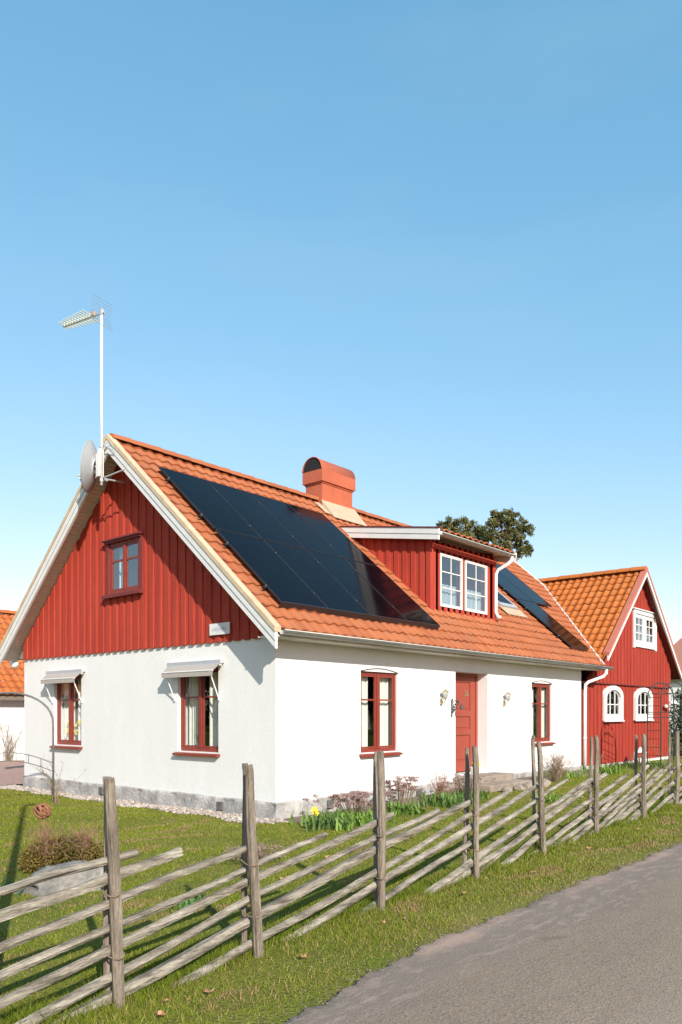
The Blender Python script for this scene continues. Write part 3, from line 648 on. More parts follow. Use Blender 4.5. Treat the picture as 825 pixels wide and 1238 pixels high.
# chimney
mb = MB(); cx0, cx1, cy0, cy1 = 5.50, 6.68, 3.98, 4.54
mb.box((cx0,cy0,6.5),(cx1,cy1,7.42)); mb.box((cx0-.03,cy0-.03,6.5),(cx1+.03,cy1+.03,7.0)); mb.box((cx0-.06,cy0-.06,7.42),(cx1+.06,cy1+.06,7.72)); mb.box((cx0-.02,cy0-.02,7.38),(cx1+.02,cy1+.02,7.42))
for x in (5.92, 6.30): mb.box((x,cy0-.006,7.0),(x+.02,cy0,7.38))
ch = mb.build('chimney', M['chim'], mroof)
mb = MB(); K = 18; cyc = (cy0+cy1)/2; rr = .33; base = 0
for off in (0, .02):
    base = len(mb.v)
    for x in (cx0-.07, cx1+.07):
        for k in range(K+1):
            a = math.pi*k/K; mb.v.append((x, cyc-math.cos(a)*(rr-off), 7.724+math.sin(a)*(rr-off)))
    for k in range(K): mb.f.append((base+k, base+k+1, base+K+2+k, base+K+1+k))
mb.f.append(tuple(K+1+k for k in range(K+1)))
mb.tube([(cx0-.07, cyc-math.cos(math.pi*k/K)*rr, 7.724+math.sin(math.pi*k/K)*rr) for k in range(K+1)], .014, 6)
hood = mb.build('chimney_hood', M['chim'], mroof, smooth=True)
mb = MB(); mb.prism([(cx0-.062,cyc-math.cos(math.pi*k/K)*(rr-.025),7.726+math.sin(math.pi*k/K)*(rr-.025)) for k in range(K+1)], (.02,0,0)); mb.build('flue_opening', M['hoodshade'], mroof)  # black plate: the darkness inside the open hood, put in as colour
mb = MB()
def roofpt(x, y, h): return (x, y-.657*h, zr(y)+.754*h)
mb.hexa([roofpt(cx0-.05,3.56,.055),roofpt(cx1+.06,3.56,.055),roofpt(cx1+.06,3.96,.055),roofpt(cx0-.05,3.96,.055),roofpt(cx0-.05,3.56,.07),roofpt(cx1+.06,3.56,.07),(cx1+.06,3.96,6.95),(cx0-.05,3.96,6.95)])
mb.hexa([roofpt(cx0-.25,3.66,.055),roofpt(cx0-.06,3.66,.055),roofpt(cx0-.06,4.05,.055),roofpt(cx0-.25,4.05,.055),roofpt(cx0-.25,3.66,.067),roofpt(cx0-.06,3.66,.067),roofpt(cx0-.06,4.05,.067),roofpt(cx0-.25,4.05,.067)])
recalc(mb.build('chimney_flashing', M['lead'], mroof))

# dormer
DX0, DX1, DY = 5.52, 8.30, .74
def zd(y): return 5.60+.163*(y-.4)
def PD(u, d, z): return (u, DY+d, z)
dops = [(5.90,6.84,4.03,5.24),(6.97,7.98,4.03,5.24)]
mb = MB(); wall_grid(mb, PD, DX0, DX1, 3.7, 5.44, dops, thick=.14)
boards(mb, PD, DX0-.03, DX1+.03, lambda u: 3.9, lambda u: 5.50, -.0, dops, per=.24, bw=.13, t=.022)
fbox(mb, PD, DX0-.02, DX1+.02, -.10, -.0, 5.30, 5.40)
# side walls
def side_boards(xp, sgn):
    y = DY
    i = 0
    while y < 3.1:
        y2 = min(y+.12, 3.1); t = .024 if i % 2 else 0
        lo, lo2 = zr(y)-.05, zr(y2)-.05; hi, hi2 = zd(y)-.02, zd(y2)-.02
        if hi > lo: 
            xa, xb = xp, xp-sgn*(.03+t)
            mb.hexa([(xa,y,lo),(xb,y,lo),(xb,y2,lo2),(xa,y2,lo2),(xa,y,hi),(xb,y,hi),(xb,y2,max(hi2,lo2+.001)),(xa,y2,max(hi2,lo2+.001))])
        y = y2; i += 1
side_boards(DX0, 1); side_boards(DX1, -1)
mb.box((DX0-.06,DY-.058,3.86),(DX0+.06,DY+.06,5.47)); mb.box((DX1-.06,DY-.058,3.86),(DX1+.06,DY+.06,5.47))
dorm = recalc(mb.build('dormer', M['red'], house))
dw = []
for a, b, c, e in dops:
    wn_ = window(PD, house, a, b, c, e, -.035, M['white'], cols=1, fw_=.034, sash=.026, rowfr=[.345,.67], bars_per=2, bar=.016, gl='glass_sky', sill=False, curt=False); dw.append(wn_)
    m2 = MB(); n = 24
    for k in range(n+1):
        u = a+.05+(b-a-.1)*k/n; m2.v += [PD(u,.1+.02*math.sin(k*1.4),c+.02), PD(u,.1+.02*math.sin(k*1.4),c+.55)]
    for k in range(n): m2.f.append((2*k,2*k+2,2*k+3,2*k+1))
    m2.build('curtain', M['blind'], wn_, smooth=True)
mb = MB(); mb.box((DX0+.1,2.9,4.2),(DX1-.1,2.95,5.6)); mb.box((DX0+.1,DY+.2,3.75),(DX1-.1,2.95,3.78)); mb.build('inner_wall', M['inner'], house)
dr_org = (5.32,.38,zd(.38)+.03)
tile_roof('dormer_roof', dr_org, (1,0,0), (0,1,.163), 8.78-5.32, 2.86*1.013, .25, .318, .032, M['tile'], house)
mb = MB(); mb.hexa([(5.34,.40,zd(.4)-.06),(8.74,.40,zd(.4)-.06),(8.74,3.2,zd(3.2)-.06),(5.34,3.2,zd(3.2)-.06),(5.34,.40,zd(.4)+.01),(8.74,.40,zd(.4)+.01),(8.74,3.2,zd(3.2)+.01),(5.34,3.2,zd(3.2)+.01)])
mb.build('dormer_soffit', M['soffit'], house)
for xa, xb in ((5.28,5.335),(8.745,8.80)):
    mb = MB(); mb.hexa([(xa,.34,zd(.34)-.08),(xb,.34,zd(.34)-.08),(xb,3.0,zd(3.0)-.08),(xa,3.0,zd(3.0)-.08),(xa,.34,zd(.34)+.05),(xb,.34,zd(.34)+.05),(xb,3.2,zd(3.2)+.05),(xa,3.2,zd(3.2)+.05)])
    e = .012; s = 1 if xa < 6 else -1
    mb.hexa([(xa+e*s,.36,zd(.36)-.20),(xb+e*s,.36,zd(.36)-.20),(xb+e*s,3.0,zd(3.0)-.20),(xa+e*s,3.0,zd(3.0)-.20),(xa+e*s,.36,zd(.36)-.085),(xb+e*s,.36,zd(.36)-.085),(xb+e*s,3.0,zd(3.0)-.085),(xa+e*s,3.0,zd(3.0)-.085)])
    recalc(mb.build('dormer_fascia', M['white'], house))
mb = MB(); mb.hexa([(5.26,.32,zd(.32)+.055),(5.40,.32,zd(.32)+.055),(5.40,3.25,zd(3.25)+.055),(5.26,3.25,zd(3.25)+.055),(5.26,.32,zd(.32)+.075),(5.40,.32,zd(.32)+.085),(5.40,3.25,zd(3.25)+.085),(5.26,3.25,zd(3.25)+.075)]); mb.build('verge_strip', M['darkred'], house)
gutter((5.36,.315,5.545),(8.62,.315,5.53), .05, M['gutter'], house)
mb = MB(); mb.tube([(8.5,.315,5.52),(8.5,.315,5.42),(8.45,.36,5.33),(8.33,.60,5.18),(8.32,.655,5.08),(8.32,.66,4.9),(8.32,.665,4.12),(8.34,.62,4.02),(8.36,.55,3.97)], .042, 12); mb.build('downpipe', M['whitemetal'], house, smooth=True)

# roof window beside dormer
mb = MB()
def rbox(x0, x1, y0, y1, h0, h1): mb.hexa([roofpt(x0,y0,h0),roofpt(x1,y0,h0),roofpt(x1,y1,h0),roofpt(x0,y1,h0),roofpt(x0,y0,h1),roofpt(x1,y0,h1),roofpt(x1,y1,h1),roofpt(x0,y1,h1)])
rbox(9.66,10.60,1.32,1.42,.03,.11); rbox(9.66,10.60,2.18,2.26,.03,.11); rbox(9.66,9.74,1.42,2.18,.03,.11); rbox(10.52,10.60,1.42,2.18,.03,.11)
rw = mb.build('roof_window', M['galv'], house)
mb = MB(); rbox(9.74,10.52,1.42,2.18,.07,.09); mb.build('pane', M['solar'], rw)
mb = MB(); rbox(9.60,10.72,1.05,1.31,.045,.06); mb.build('apron', M['lead'], rw)

# ------------------------------------------------------------------ solar panels
def rp(x, s, h):     # roof coordinates -> world; s from eave up the slope
    q = s/math.hypot(1, TA); y = -.4+q; return (x, y-.657*h, ZE+TA*q+.754*h)
def solar(name, label, rects):
    root = empty(name, rp(rects[0][0], rects[0][2], 0), label, 'solar panels')
    for (x0, x1, s0, s1) in rects:
        h0, h1 = .10, .135; mb = MB(); t = .012
        def bx(a, b, c, e, u, v): mb.hexa([rp(a,c,u),rp(b,c,u),rp(b,e,u),rp(a,e,u),rp(a,c,v),rp(b,c,v),rp(b,e,v),rp(a,e,v)])
        bx(x0+t,x1-t,s0+t,s1-t,h0,h1-.004)
        p = mb.build('solar_panel', M['solar'], root); ul = p.data.uv_layers.new(name='UVMap')
        off = parent_off(p)
        for pl in p.data.polygons:
            for li in pl.loop_indices:
                v = p.data.vertices[p.data.loops[li].vertex_index].co + off; ul.data[li].uv = ((v.x-x0)/.19, (v.z-s0)/.14)
        mb = MB(); bx(x0,x0+t,s0,s1,h0,h1); bx(x1-t,x1,s0,s1,h0,h1); bx(x0+t,x1-t,s0,s0+t,h0,h1); bx(x0+t,x1-t,s1-t,s1,h0,h1)
        mb.build('frame', M['solarframe'], p)
    xs_ = sorted({r[0] for r in rects}|{rects[-1][1]}); smin = min(r[2] for r in rects); smax = max(r[3] for r in rects)
    mb = MB()
    for s in sorted({round(r[2]+.45, 2) for r in rects}|{round(r[3]-.45, 2) for r in rects}):
        cols_ = [r for r in rects if r[2] < s < r[3]]; a = min(r[0] for r in cols_)-.06; b = max(r[1] for r in cols_)+.06
        mb.hexa([rp(a,s,.05),rp(b,s,.05),rp(b,s+.035,.05),rp(a,s+.035,.05),rp(a,s,.097),rp(b,s,.097),rp(b,s+.035,.097),rp(a,s+.035,.097)])
    mb.build('mounting_rail', M['solarframe'], root)
    pts = set()
    for r in rects:
        for s in (r[2]+.45, r[3]-.45):
            for x in (r[0]-.006, r[1]+.006): pts.add((round(x,2), round(s,2)))
    for x, s in sorted(pts):
        mb = MB(); mb.hexa([rp(x-.012,s,.09),rp(x+.012,s,.09),rp(x+.012,s+.022,.09),rp(x-.012,s+.022,.09),rp(x-.012,s,.140),rp(x+.012,s,.140),rp(x+.012,s+.022,.140),rp(x-.012,s+.022,.140)]); mb.build('clamp', M['iron'], root)
    # skirt that closes the lower edge
    mb = MB(); r0 = [r for r in rects if r[2] == smin]; a = min(r[0] for r in r0); b = max(r[1] for r in r0)
    mb.hexa([rp(a,smin-.012,.03),rp(b,smin-.012,.03),rp(b,smin-.002,.03),rp(a,smin-.002,.03),rp(a,smin-.012,.136),rp(b,smin-.012,.136),rp(b,smin-.002,.136),rp(a,smin-.002,.136)]); mb.build('skirt', M['solarframe'], root)
cw = 1.175; X0 = .10
solar('solar_array', 'large black solar array of eight panels on the orange roof left of the dormer',
      [(X0+k*cw+.010, X0+(k+1)*cw-.010, s0, s1) for s0, s1 in ((.62,2.82),(2.86,5.06)) for k in range(4)])
solar('solar_array', 'narrow stepped black solar array on the orange roof right of the dormer',
      [(11.20,12.36,.62,2.82),(11.20,12.36,2.85,5.05),(12.37,13.53,2.85,5.05)])

# ------------------------------------------------------------------ RED BARN
barn = empty('red_barn', (12,0,0), 'red boarded barn with arched white windows and orange pantile roof right of the white house', 'barn')
def zb(x): return BRZ - BT*abs(x-BRX)
BXR = 19.12; BXL = 11.92
bops = [(13.48,14.52,1.50,2.26),(15.98,17.08,1.50,2.26)]
bup = (15.66,17.48,3.78,4.76)
def PB(u, d, z): return (u, d+.0, z)
mb = MB()
boards(mb, PB, BXL, BXR, lambda u: .10, lambda u: min(2.60, zb(u)-.1), -.03, bops, per=.27, bw=.07, t=.022)
boards(mb, PB, BXL, BXR, lambda u: 2.48, lambda u: zb(u)-.09, -.085, [bup], per=.27, bw=.07, t=.022, slopes=[BRX])
recalc(mb.build('front_cladding', M['redbarn'], barn))
mb = MB(); mb.box((BXR-.02,0,.1),(BXR,7,zb(BXR)-.05)); mb.box((BXL,.10,.1),(BXR-.02,.14,.101)); mb.box((13.2,1.6,.1),(BXR,1.65,3.1)); mb.box((14.8,1.6,3.1),(17.3,1.65,4.7)); mb.build('side_wall', M['redbarn'], barn)
mb = MB(); mb.box((BXL-.0,-.105,2.452),(BXR+.02,-.01,2.478)); mb.build('belt_shade_strip', M['darkred'], barn)  # dark strip drawing the shadow line where the upper boards overlap
mb = MB(); mb.box((BXL+.05,-.02,-.3),(BXR+.01,.3,.10)); mb.build('foundation', M['white'], barn)
# barn roof: tiled west slope, plain east slope too
BS = math.hypot(1, BT); bl = (BRX-12.50)
def keep_barn(c): return not (c.y > -.2 and c.x < valley_x(c.y)-.10)
tile_roof('roof', (12.50,4.2,zb(12.50)), (0,-1,0), (1,0,BT), 4.2+.30, bl*BS, .245, .325, .036, M['tileb'], barn, keep=keep_barn, seg=10, step=.026)
tile_roof('roof', (BRX+3.55,-.30,zb(BRX+3.55)), (0,1,0), (-1,0,BT), 7.3, 3.55*BS, .255, .325, .045, M['tileb'], barn, seg=4)
ridge_caps((BRX,-.33,BRZ+.03),(BRX,3.35,BRZ+.03), .15, M['tileb'], barn, lift=0, ln=.4)
mb = MB()
for s, x_e in ((-1, 13.0), (1, BRX+3.55)):
    mb.hexa([(x_e,-.30,zb(x_e)-.07),(BRX,-.30,BRZ-.07),(BRX,.05,BRZ-.07),(x_e,.05,zb(x_e)-.07),(x_e,-.30,zb(x_e)-.04),(BRX,-.30,BRZ-.04),(BRX,.05,BRZ-.04),(x_e,.05,zb(x_e)-.04)])
recalc(mb.build('verge_soffit', M['darkred'], barn))
def bverge(xa, ya, yb, top, bot, m, name):
    mb = MB()
    mb.hexa([(xa,ya,zb(xa)+bot),(BRX,ya,BRZ+bot),(BRX,yb,BRZ+bot),(xa,yb,zb(xa)+bot),(xa,ya,zb(xa)+top),(BRX,ya,BRZ+top),(BRX,yb,BRZ+top),(xa,yb,zb(xa)+top)])
    recalc(mb.build(name, m, barn))
for xa in (12.95, BRX+3.58):
    bverge(xa, -.36, -.31, -.02, -.17, M['white'], 'bargeboard')
    bverge(xa, -.375, -.20, .09, -.015, M['coral'], 'verge_strip')
mb = MB(); mb.tube([(BRX+3.62,-.3,zb(BRX+3.6)-.02),(BRX+3.62,7,zb(BRX+3.6)-.02)], .06, 10); mb.build('gutter', M['white'], barn)
# arched windows
def arch_pts(u0, u1, z0, z1, rise, n=14):
    p = [(u0, z0), (u1, z0)]; zc = z1-rise
    for k in range(n+1):
        a = math.pi*k/n; p.append(((u0+u1)/2+(u1-u0)/2*math.cos(a), zc+rise*math.sin(a)**.85 if 0 < k < n else zc))
    return p
def arched(u0, u1):
    z0, z1 = 1.37, 2.42; d = -.11
    outer = arch_pts(u0, u1, z0, z1, .34); inner = arch_pts(u0+.19, u1-.19, z0+.16, z1-.13, .28)
    mb = MB(); n = len(outer); vs = []
    for dd in (d, d+.09):
        vs += [PB(u, dd, z) for u, z in outer] + [PB(u, dd, z) for u, z in inner]
    fs = []
    for i in range(n):
        j = (i+1) % n; fs += [(i, j, n+j, n+i), (i, 2*n+i, 2*n+j, j), (n+i, n+j, 3*n+j, 3*n+i)]
    mb.add(vs, fs); fbox(mb, PB, u0-.02, u1+.02, d-.03, d+.02, z0-.03, z0+.012)
    wn_ = recalc(mb.build('window', M['white'], barn))
    mb = MB(); a, b = u0+.19, u1-.19; zt = z1-.13
    for k in (1, 2): u = a+(b-a)*k/3; fbox(mb, PB, u-.016, u+.016, d+.045, d+.07, z0+.17, zt-.03)
    fbox(mb, PB, a, b, d+.05, d+.075, z0+.17+.30, z0+.17+.33)
    mb.tube([PB((a+b)/2+(b-a)/2*.93*math.cos(math.pi*k/12), d+.06, zt-.30+.28*math.sin(math.pi*k/12)) for k in range(13)], .02, 6)
    fbox(mb, PB, a, a+.035, d+.05, d+.075, z0+.17, zt-.36); fbox(mb, PB, b-.035, b, d+.05, d+.075, z0+.17, zt-.36); fbox(mb, PB, a, b, d+.05, d+.076, z0+.17, z0+.20)
    mb.build('frame', M['white'], wn_)
    mb = MB(); mb.add([PB(u, d+.065, z) for u, z in arch_pts(a, b, z0+.16, zt, .28)], [tuple(range(n))]); mb.build('pane', M['glass'], wn_)
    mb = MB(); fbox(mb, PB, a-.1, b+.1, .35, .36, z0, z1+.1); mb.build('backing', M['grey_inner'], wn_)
arched(13.27, 14.73); arched(15.76, 17.31)
wn_ = window(PB, barn, 15.66, 17.48, 3.78, 4.76, -.10, M['white'], fw_=.09, mull=.24, bars_per=2, rowfr=[.34,.67], bar=.022, sash=.035, gl='glass_sky', curt=False, sill=False)
mb = MB(); fbox(mb, PB, 15.56, 15.665, -.135, -.085, 3.66, 4.87); fbox(mb, PB, 17.475, 17.60, -.135, -.085, 3.66, 4.87); fbox(mb, PB, 15.665, 17.475, -.135, -.085, 4.755, 4.87); fbox(mb, PB, 15.665, 17.475, -.137, -.085, 3.70, 3.785); fbox(mb, PB, 15.48, 17.69, -.17, -.085, 4.88, 4.915)
mb.build('casing', M['white'], wn_)
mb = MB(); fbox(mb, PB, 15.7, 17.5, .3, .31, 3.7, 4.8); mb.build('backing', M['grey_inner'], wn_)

# ------------------------------------------------------------------ things on the walls
def wall_lantern(x, label):
    r = empty('wall_lantern', (x,-.02,1.82), label, 'wall lamp', 'brass wall lanterns beside the front door')
    mb = MB(); c = (x,-.15,1.87)
    mb.lathe(c, [(.0,.235),(.02,.235),(.03,.215),(.045,.205),(.10,.175),(.105,.165),(.0,.165)], 6)
    mb.lathe(c, [(0,-.035),(.02,-.03),(.045,0),(.05,.015),(0,.015)], 6)
    for k in range(6):
        a = math.pi/3*k; mb.tube([(c[0]+.048*math.cos(a),c[1]+.048*math.sin(a),c[2]+.01),(c[0]+.088*math.cos(a),c[1]+.088*math.sin(a),c[2]+.17)], .006, 5)
    mb.build('lantern_head', M['brass'], r)
    mb = MB(); mb.lathe(c, [(.044,.012),(.083,.168)], 6); mb.build('lantern_glass', M['glass'], r)
    mb = MB(); mb.tube([(x,-.004,1.74),(x,-.06,1.72),(x,-.12,1.76),(x,-.15,1.83)], .011, 8); mb.lathe((x,-.15,1.80), [(0,0),(.018,.01),(.018,.03),(0,.035)], 8)
    mb.prism([(x-.03,-.003,1.68),(x+.03,-.003,1.68),(x+.035,-.003,1.83),(x,-.003,1.87),(x-.035,-.003,1.83)], (0,-.014,0)); mb.build('bracket', M['brass'], r)
    mb = MB(); mb.lathe((x,-.15,1.88), [(0,0),(.014,.0),(.014,.09),(0,.1)], 8); mb.build('candle_bulb', M['ceramic'], r); r.scale = (.8,.8,.8); r.location.z = 1.87
wall_lantern(4.83, 'small brass wall lantern just left of the red door')
wall_lantern(7.51, 'small brass wall lantern just right of the red door')
# wrought iron bell beside the door
r = empty('door_bell', (5.28,-.02,1.45), 'black wrought iron door bell with bracket beside the red front door', 'door bell')
mb = MB(); mb.box((5.20,-.02,1.40),(5.24,-.004,1.86)); mb.tube([(5.22,-.02,1.80),(5.22,-.10,1.84),(5.26,-.22,1.83),(5.30,-.28,1.76)], .012, 6); mb.tube([(5.22,-.02,1.5),(5.23,-.10,1.58),(5.25,-.17,1.70),(5.27,-.22,1.82)], .010, 6)
for k in range(5): mb.lathe((5.22+.02*math.sin(k*2.),-.03-.035*k,1.50+.07*k), [(0,0),(.035,.02),(.03,.05),(0,.06)], 8)
mb.lathe((5.22,-.03,1.84),[(0,0),(.028,.02),(.02,.05),(0,.06)],8)
mb.build('bracket', M['black'], r)
mb = MB(); mb.lathe((5.30,-.28,1.62), [(.065,0),(.05,.03),(.035,.09),(.015,.13),(0,.14)], 12); mb.tube([(5.30,-.28,1.66),(5.30,-.28,1.58)], .012, 6); mb.build('bell', M['black'], r); r.scale = (.75,.75,.8); r.location.z = 1.55; r.location.x = 5.30
# house sign with small faint script
sg = empty('house_sign', (-.06,1.31,2.96), 'small white name plate with faint blue script on the red gable boards', 'sign')
mb = MB(); mb.box((-.085,1.05,2.965),(-.070,1.58,3.165)); mb.box((-.07,1.20,2.98),(-.05,1.24,3.15)); mb.box((-.07,1.40,2.98),(-.05,1.44,3.15)); mb.build('plate', M['white'], sg)
mb = MB(); y = 1.50
for k in range(9):   # cursive strokes, unreadable at this distance as in the photograph
    h = [.02,.035,.022,.05,.028,.02,.045,.022,.018][k]; pts = [(-.0865,y-.004*j-.012*math.sin(j*1.1),3.058+h*math.sin(j*.9+k)) for j in range(7)]; mb.tube(pts, .004, 4); y -= .042
mb.build('lettering', M['ink'], sg)
# satellite dish
ds = empty('satellite_dish', (-.62,4.62,5.95), 'round grey satellite dish on the left of the gable peak', 'satellite dish')
dc = Vector((-.62,4.60,6.44)); nrm = (rt*-.99 - fw*.0 + Vector((0,0,.12))).normalized(); a1 = nrm.cross(Vector((0,0,1))).normalized(); a2 = a1.cross(nrm)
mb = MB(); K = 36; rings = [0,.12,.24,.36,.46,.50]
for off in (0, -.012):
    base = len(mb.v); mb.v.append(tuple(dc+nrm*(-.12+off)))
    for r_ in rings[1:]:
        for k in range(K):
            a = 2*math.pi*k/K; mb.v.append(tuple(dc + a1*math.cos(a)*r_*.92 + a2*math.sin(a)*r_ + nrm*(-.12+.12*(r_/.5)**2+off)))
    for k in range(K): mb.f.append((base, base+1+k, base+1+(k+1)%K))
    for i in range(len(rings)-2):
        for k in range(K): mb.f.append((base+1+i*K+k, base+1+i*K+(k+1)%K, base+1+(i+1)*K+(k+1)%K, base+1+(i+1)*K+k))
mb.tube([tuple(dc+a1*math.cos(2*math.pi*k/K)*.46+a2*math.sin(2*math.pi*k/K)*.50) for k in range(K+1)], .009, 6)
mb.build('reflector', M['dish'], ds, smooth=True)
mb = MB(); bk = dc - nrm*.13; mst = Vector((-.56,4.25,6.42))
mb.tube([tuple(bk), tuple(mst)], .03, 8); mb.tube([tuple(bk+Vector((0,0,.22))), tuple(mst+Vector((0,0,.30)))], .016, 6); mb.tube([tuple(bk-Vector((0,0,.2))), tuple(mst-Vector((0,0,.12)))], .016, 6)
v_ = (mst-bk); sd = v_.cross(Vector((0,0,1))).normalized()
mb.hexa([tuple(p) for p in (bk+v_*.45-sd*.05-Vector((0,0,.22)), mst-v_*.05-sd*.05-Vector((0,0,.22)), mst-v_*.05+sd*.05-Vector((0,0,.22)), bk+v_*.45+sd*.05-Vector((0,0,.22)),
         bk+v_*.45-sd*.05+Vector((0,0,.20)), mst-v_*.05-sd*.05+Vector((0,0,.32)), mst-v_*.05+sd*.05+Vector((0,0,.32)), bk+v_*.45+sd*.05+Vector((0,0,.20)))])
mb.build('mount', M['whitemetal'], ds)
mb = MB(); tip = dc + nrm*.55 - Vector((0,0,.12)); tip = dc+nrm*.22-Vector((0,0,.2)); mb.tube([tuple(dc-a2*.46), tuple(tip)], .012, 6); mb.tube([tuple(tip), tuple(tip-nrm*.06)], .025, 8); mb.build('feed_arm', M['galv'], ds)
# antenna mast
an = empty('tv_antenna', (-.56,4.25,6.05), 'tall white mast with a spiky pale yellow rooftop aerial on top', 'antenna')
mb = MB(); mb.tube([(-.56,4.25,6.02),(-.56,4.25,9.42)], .026, 12)
mb.build('mast', M['whitemetal'], an, smooth=True)
mb = MB()
for z, yb_ in ((6.78,4.25),(6.12,4.25)): mb.tube([(-.56,yb_,z),(-.46,yb_-.06,z+.0)], .014, 6); mb.tube([(-.56,4.25,z-.03),(-.56,4.25,z+.03)], .036, 10)
mb.tube([(-.56,4.24,6.15),(-.50,3.55,6.20)], .015, 8); mb.tube([(-.56,4.24,6.15),(-.02,4.22,6.18)], .018, 8); mb.tube([(-.56,4.23,6.82),(-.50,3.9,6.62)], .010, 6)
mb.tube([(-.53,4.25,6.8),(-.50,4.05,6.83),(-.48,3.95,6.70)], .006, 5)
mb.build('bracket', M['galv'], an)
bd = (fw*.50 - rt*.87).normalized(); bs = Vector((-bd.y, bd.x, 0)); p0 = Vector((-.56,4.25,9.36)) - bd*.08
mb = MB(); mb.tube([tuple(p0), tuple(p0+bd*1.15)], .018, 6); mb.box(tuple(Vector((-.59,4.22,9.32))), tuple(Vector((-.53,4.28,9.44)))); mb.build('boom', M['galv'], an)
M['element'] = mat('pale_yellow_elements', (.80,.70,.34), .45, .1, 9, metal=.2)
mb = MB()
for k in range(11):
    c = p0+bd*(.34+.078*k); ln = .25-.010*k; rz = Vector((0,0,.02))
    mb.tube([tuple(c-bs*ln+rz), tuple(c+bs*ln+rz)], .009, 5)
    mb.tube([tuple(c-Vector((0,0,.06))), tuple(c+Vector((0,0,.09)))], .006, 5)
mb.build('element', M['element'], an)
mb = MB()
for s_ in (1, -1):
    for k in range(5): mb.tube([tuple(p0+bd*(.12-.018*k)+Vector((0,0,s_*(.03+.055*k)))-bs*.26), tuple(p0+bd*(.12-.018*k)+Vector((0,0,s_*(.03+.055*k)))+bs*.26)], .004, 4)
mb.build('reflector_grid', M['galv'], an)
mb = MB(); mb.box(tuple(p0+bd*.30-Vector((.03,.03,-.01))), tuple(p0+bd*.30+Vector((.03,.03,.09)))); mb.build('junction_box', M['yellow'] if 0 else M['lead'], an)
# white globe lamp at the far gable corner
r = empty('globe_lamp', (-.10,8.75,2.70), 'round white globe lamp under the far left eave corner', 'wall lamp')
mb = MB(); mb.lathe((.02,8.96,2.67), [(.105*math.sin(math.pi*k/14), .105-.105*math.cos(math.pi*k/14)) for k in range(15)], 20); mb.build('globe', M['globe'], r, smooth=True)
mb = MB(); mb.tube([(.06,8.43,2.86),(.05,8.7,2.88),(.02,8.96,2.87)], .012, 6); mb.lathe((.02,8.96,2.84), [(.05,0),(.05,.04),(0,.05)], 12); mb.build('bracket', M['black'], r)
# barn wall lamps
r = empty('barn_lamp', (18.6,-.06,2.0), 'white swan neck lamp low on the right end of the red barn wall', 'wall lamp')
mb = MB(); mb.lathe((18.55,-.35,1.92), [(.16,0),(.12,.07),(.05,.12),(.04,.17),(0,.18)], 16); mb.build('lamp_shade', M['white'], r)
mb = MB(); mb.tube([(18.5,-.10,1.86),(18.5,-.25,1.80),(18.55,-.35,1.92)], .015, 6); mb.build('bracket', M['white'], r); mb = MB(); mb.lathe((18.42,-.16,1.76), [(0,0),(.06,.03),(.07,.1),(0,.14)], 12); mb.build('wall_plate', M['white'], r)

# ------------------------------------------------------------------ FENCE
fence = empty('split_rail_fence', (-.8,-5.1,0), 'weathered grey split rail fence with slanting rails along the grass verge', 'fence')
def rough_pole(mb, pts, r0, r1, n=7, amp=.14, squash=1.0, seg=9, seed=0):
    rr = random.Random(seed); P0 = [Vector(p) for p in pts]; out = []; rad = []
    L_ = sum((b-a).length for a, b in zip(P0, P0[1:])); m_ = max(4, int(L_/ .16)); 
    ph = [rr.uniform(0, 6.3) for _ in range(6)]
    for i in range(m_+1):
        t = i/m_; q = t*(len(P0)-1); j = min(int(q), len(P0)-2); p = P0[j].lerp(P0[j+1], q-j)
        p = p + Vector((.0, .006*math.sin(t*9+ph[0]), .010*math.sin(t*7+ph[1])+.005*math.sin(t*21+ph[2])))
        out.append(p); rad.append((r0+(r1-r0)*t)*(1+.07*math.sin(t*5+ph[3])+.03*math.sin(t*11+ph[4])))
    base = len(mb.v); mb.tube(out, rad, n, True, squash)
    prof = [1+rr.uniform(-amp, amp) for _ in range(n)]
    # split faces: flatten profile unevenly
    for i in range(len(out)):
        for k in range(n):
            v = Vector(mb.v[base+i*n+k]); f_ = prof[k]*(1+rr.uniform(-.025,.025)); mb.v[base+i*n+k] = tuple(out[i]+(v-out[i])*f_)
def pole_obj(name, pts, r0, r1, m, seed, **kw):
    mb = MB(); rough_pole(mb, pts, r0, r1, seed=seed, **kw); return mb.build(name, m, fence)
fposts = [((-6.49,-5.44),(-6.56,-5.44),1.25,.045),((-5.41,-5.38),(-5.50,-5.38),1.25,.046),((-3.97,-5.29),(-3.99,-5.29),1.30,.045),((-2.35,-5.19),(-2.40,-5.20),1.28,.047),((-.74,-5.10),(-.86,-5.10),1.27,.050),((.99,-4.99),(.99,-4.99),1.30,.048),((3.06,-4.87),(3.06,-4.87),1.27,.05),((4.96,-4.76),(5.02,-4.75),1.29,.05),((6.95,-4.64),(6.95,-4.64),1.28,.05),((-7.75,-5.52),(-7.78,-5.52),1.27,.046)]
rposts = [((-6.47,-5.29),(-6.49,-5.30),1.24,.036),((-5.40,-5.23),(-5.40,-5.24),1.25,.034),((-3.88,-5.15),(-3.86,-5.14),1.29,.036),((-2.34,-5.05),(-2.29,-5.05),1.25,.036),((-.66,-4.95),(-.73,-4.96),1.33,.036),((1.10,-4.85),(1.19,-4.84),1.27,.036),((3.08,-4.73),(3.15,-4.72),1.27,.036),((5.03,-4.61),(5.03,-4.61),1.28,.036),((7.05,-4.50),(7.05,-4.50),1.28,.036),((-7.75,-5.37),(-7.75,-5.37),1.26,.036)]
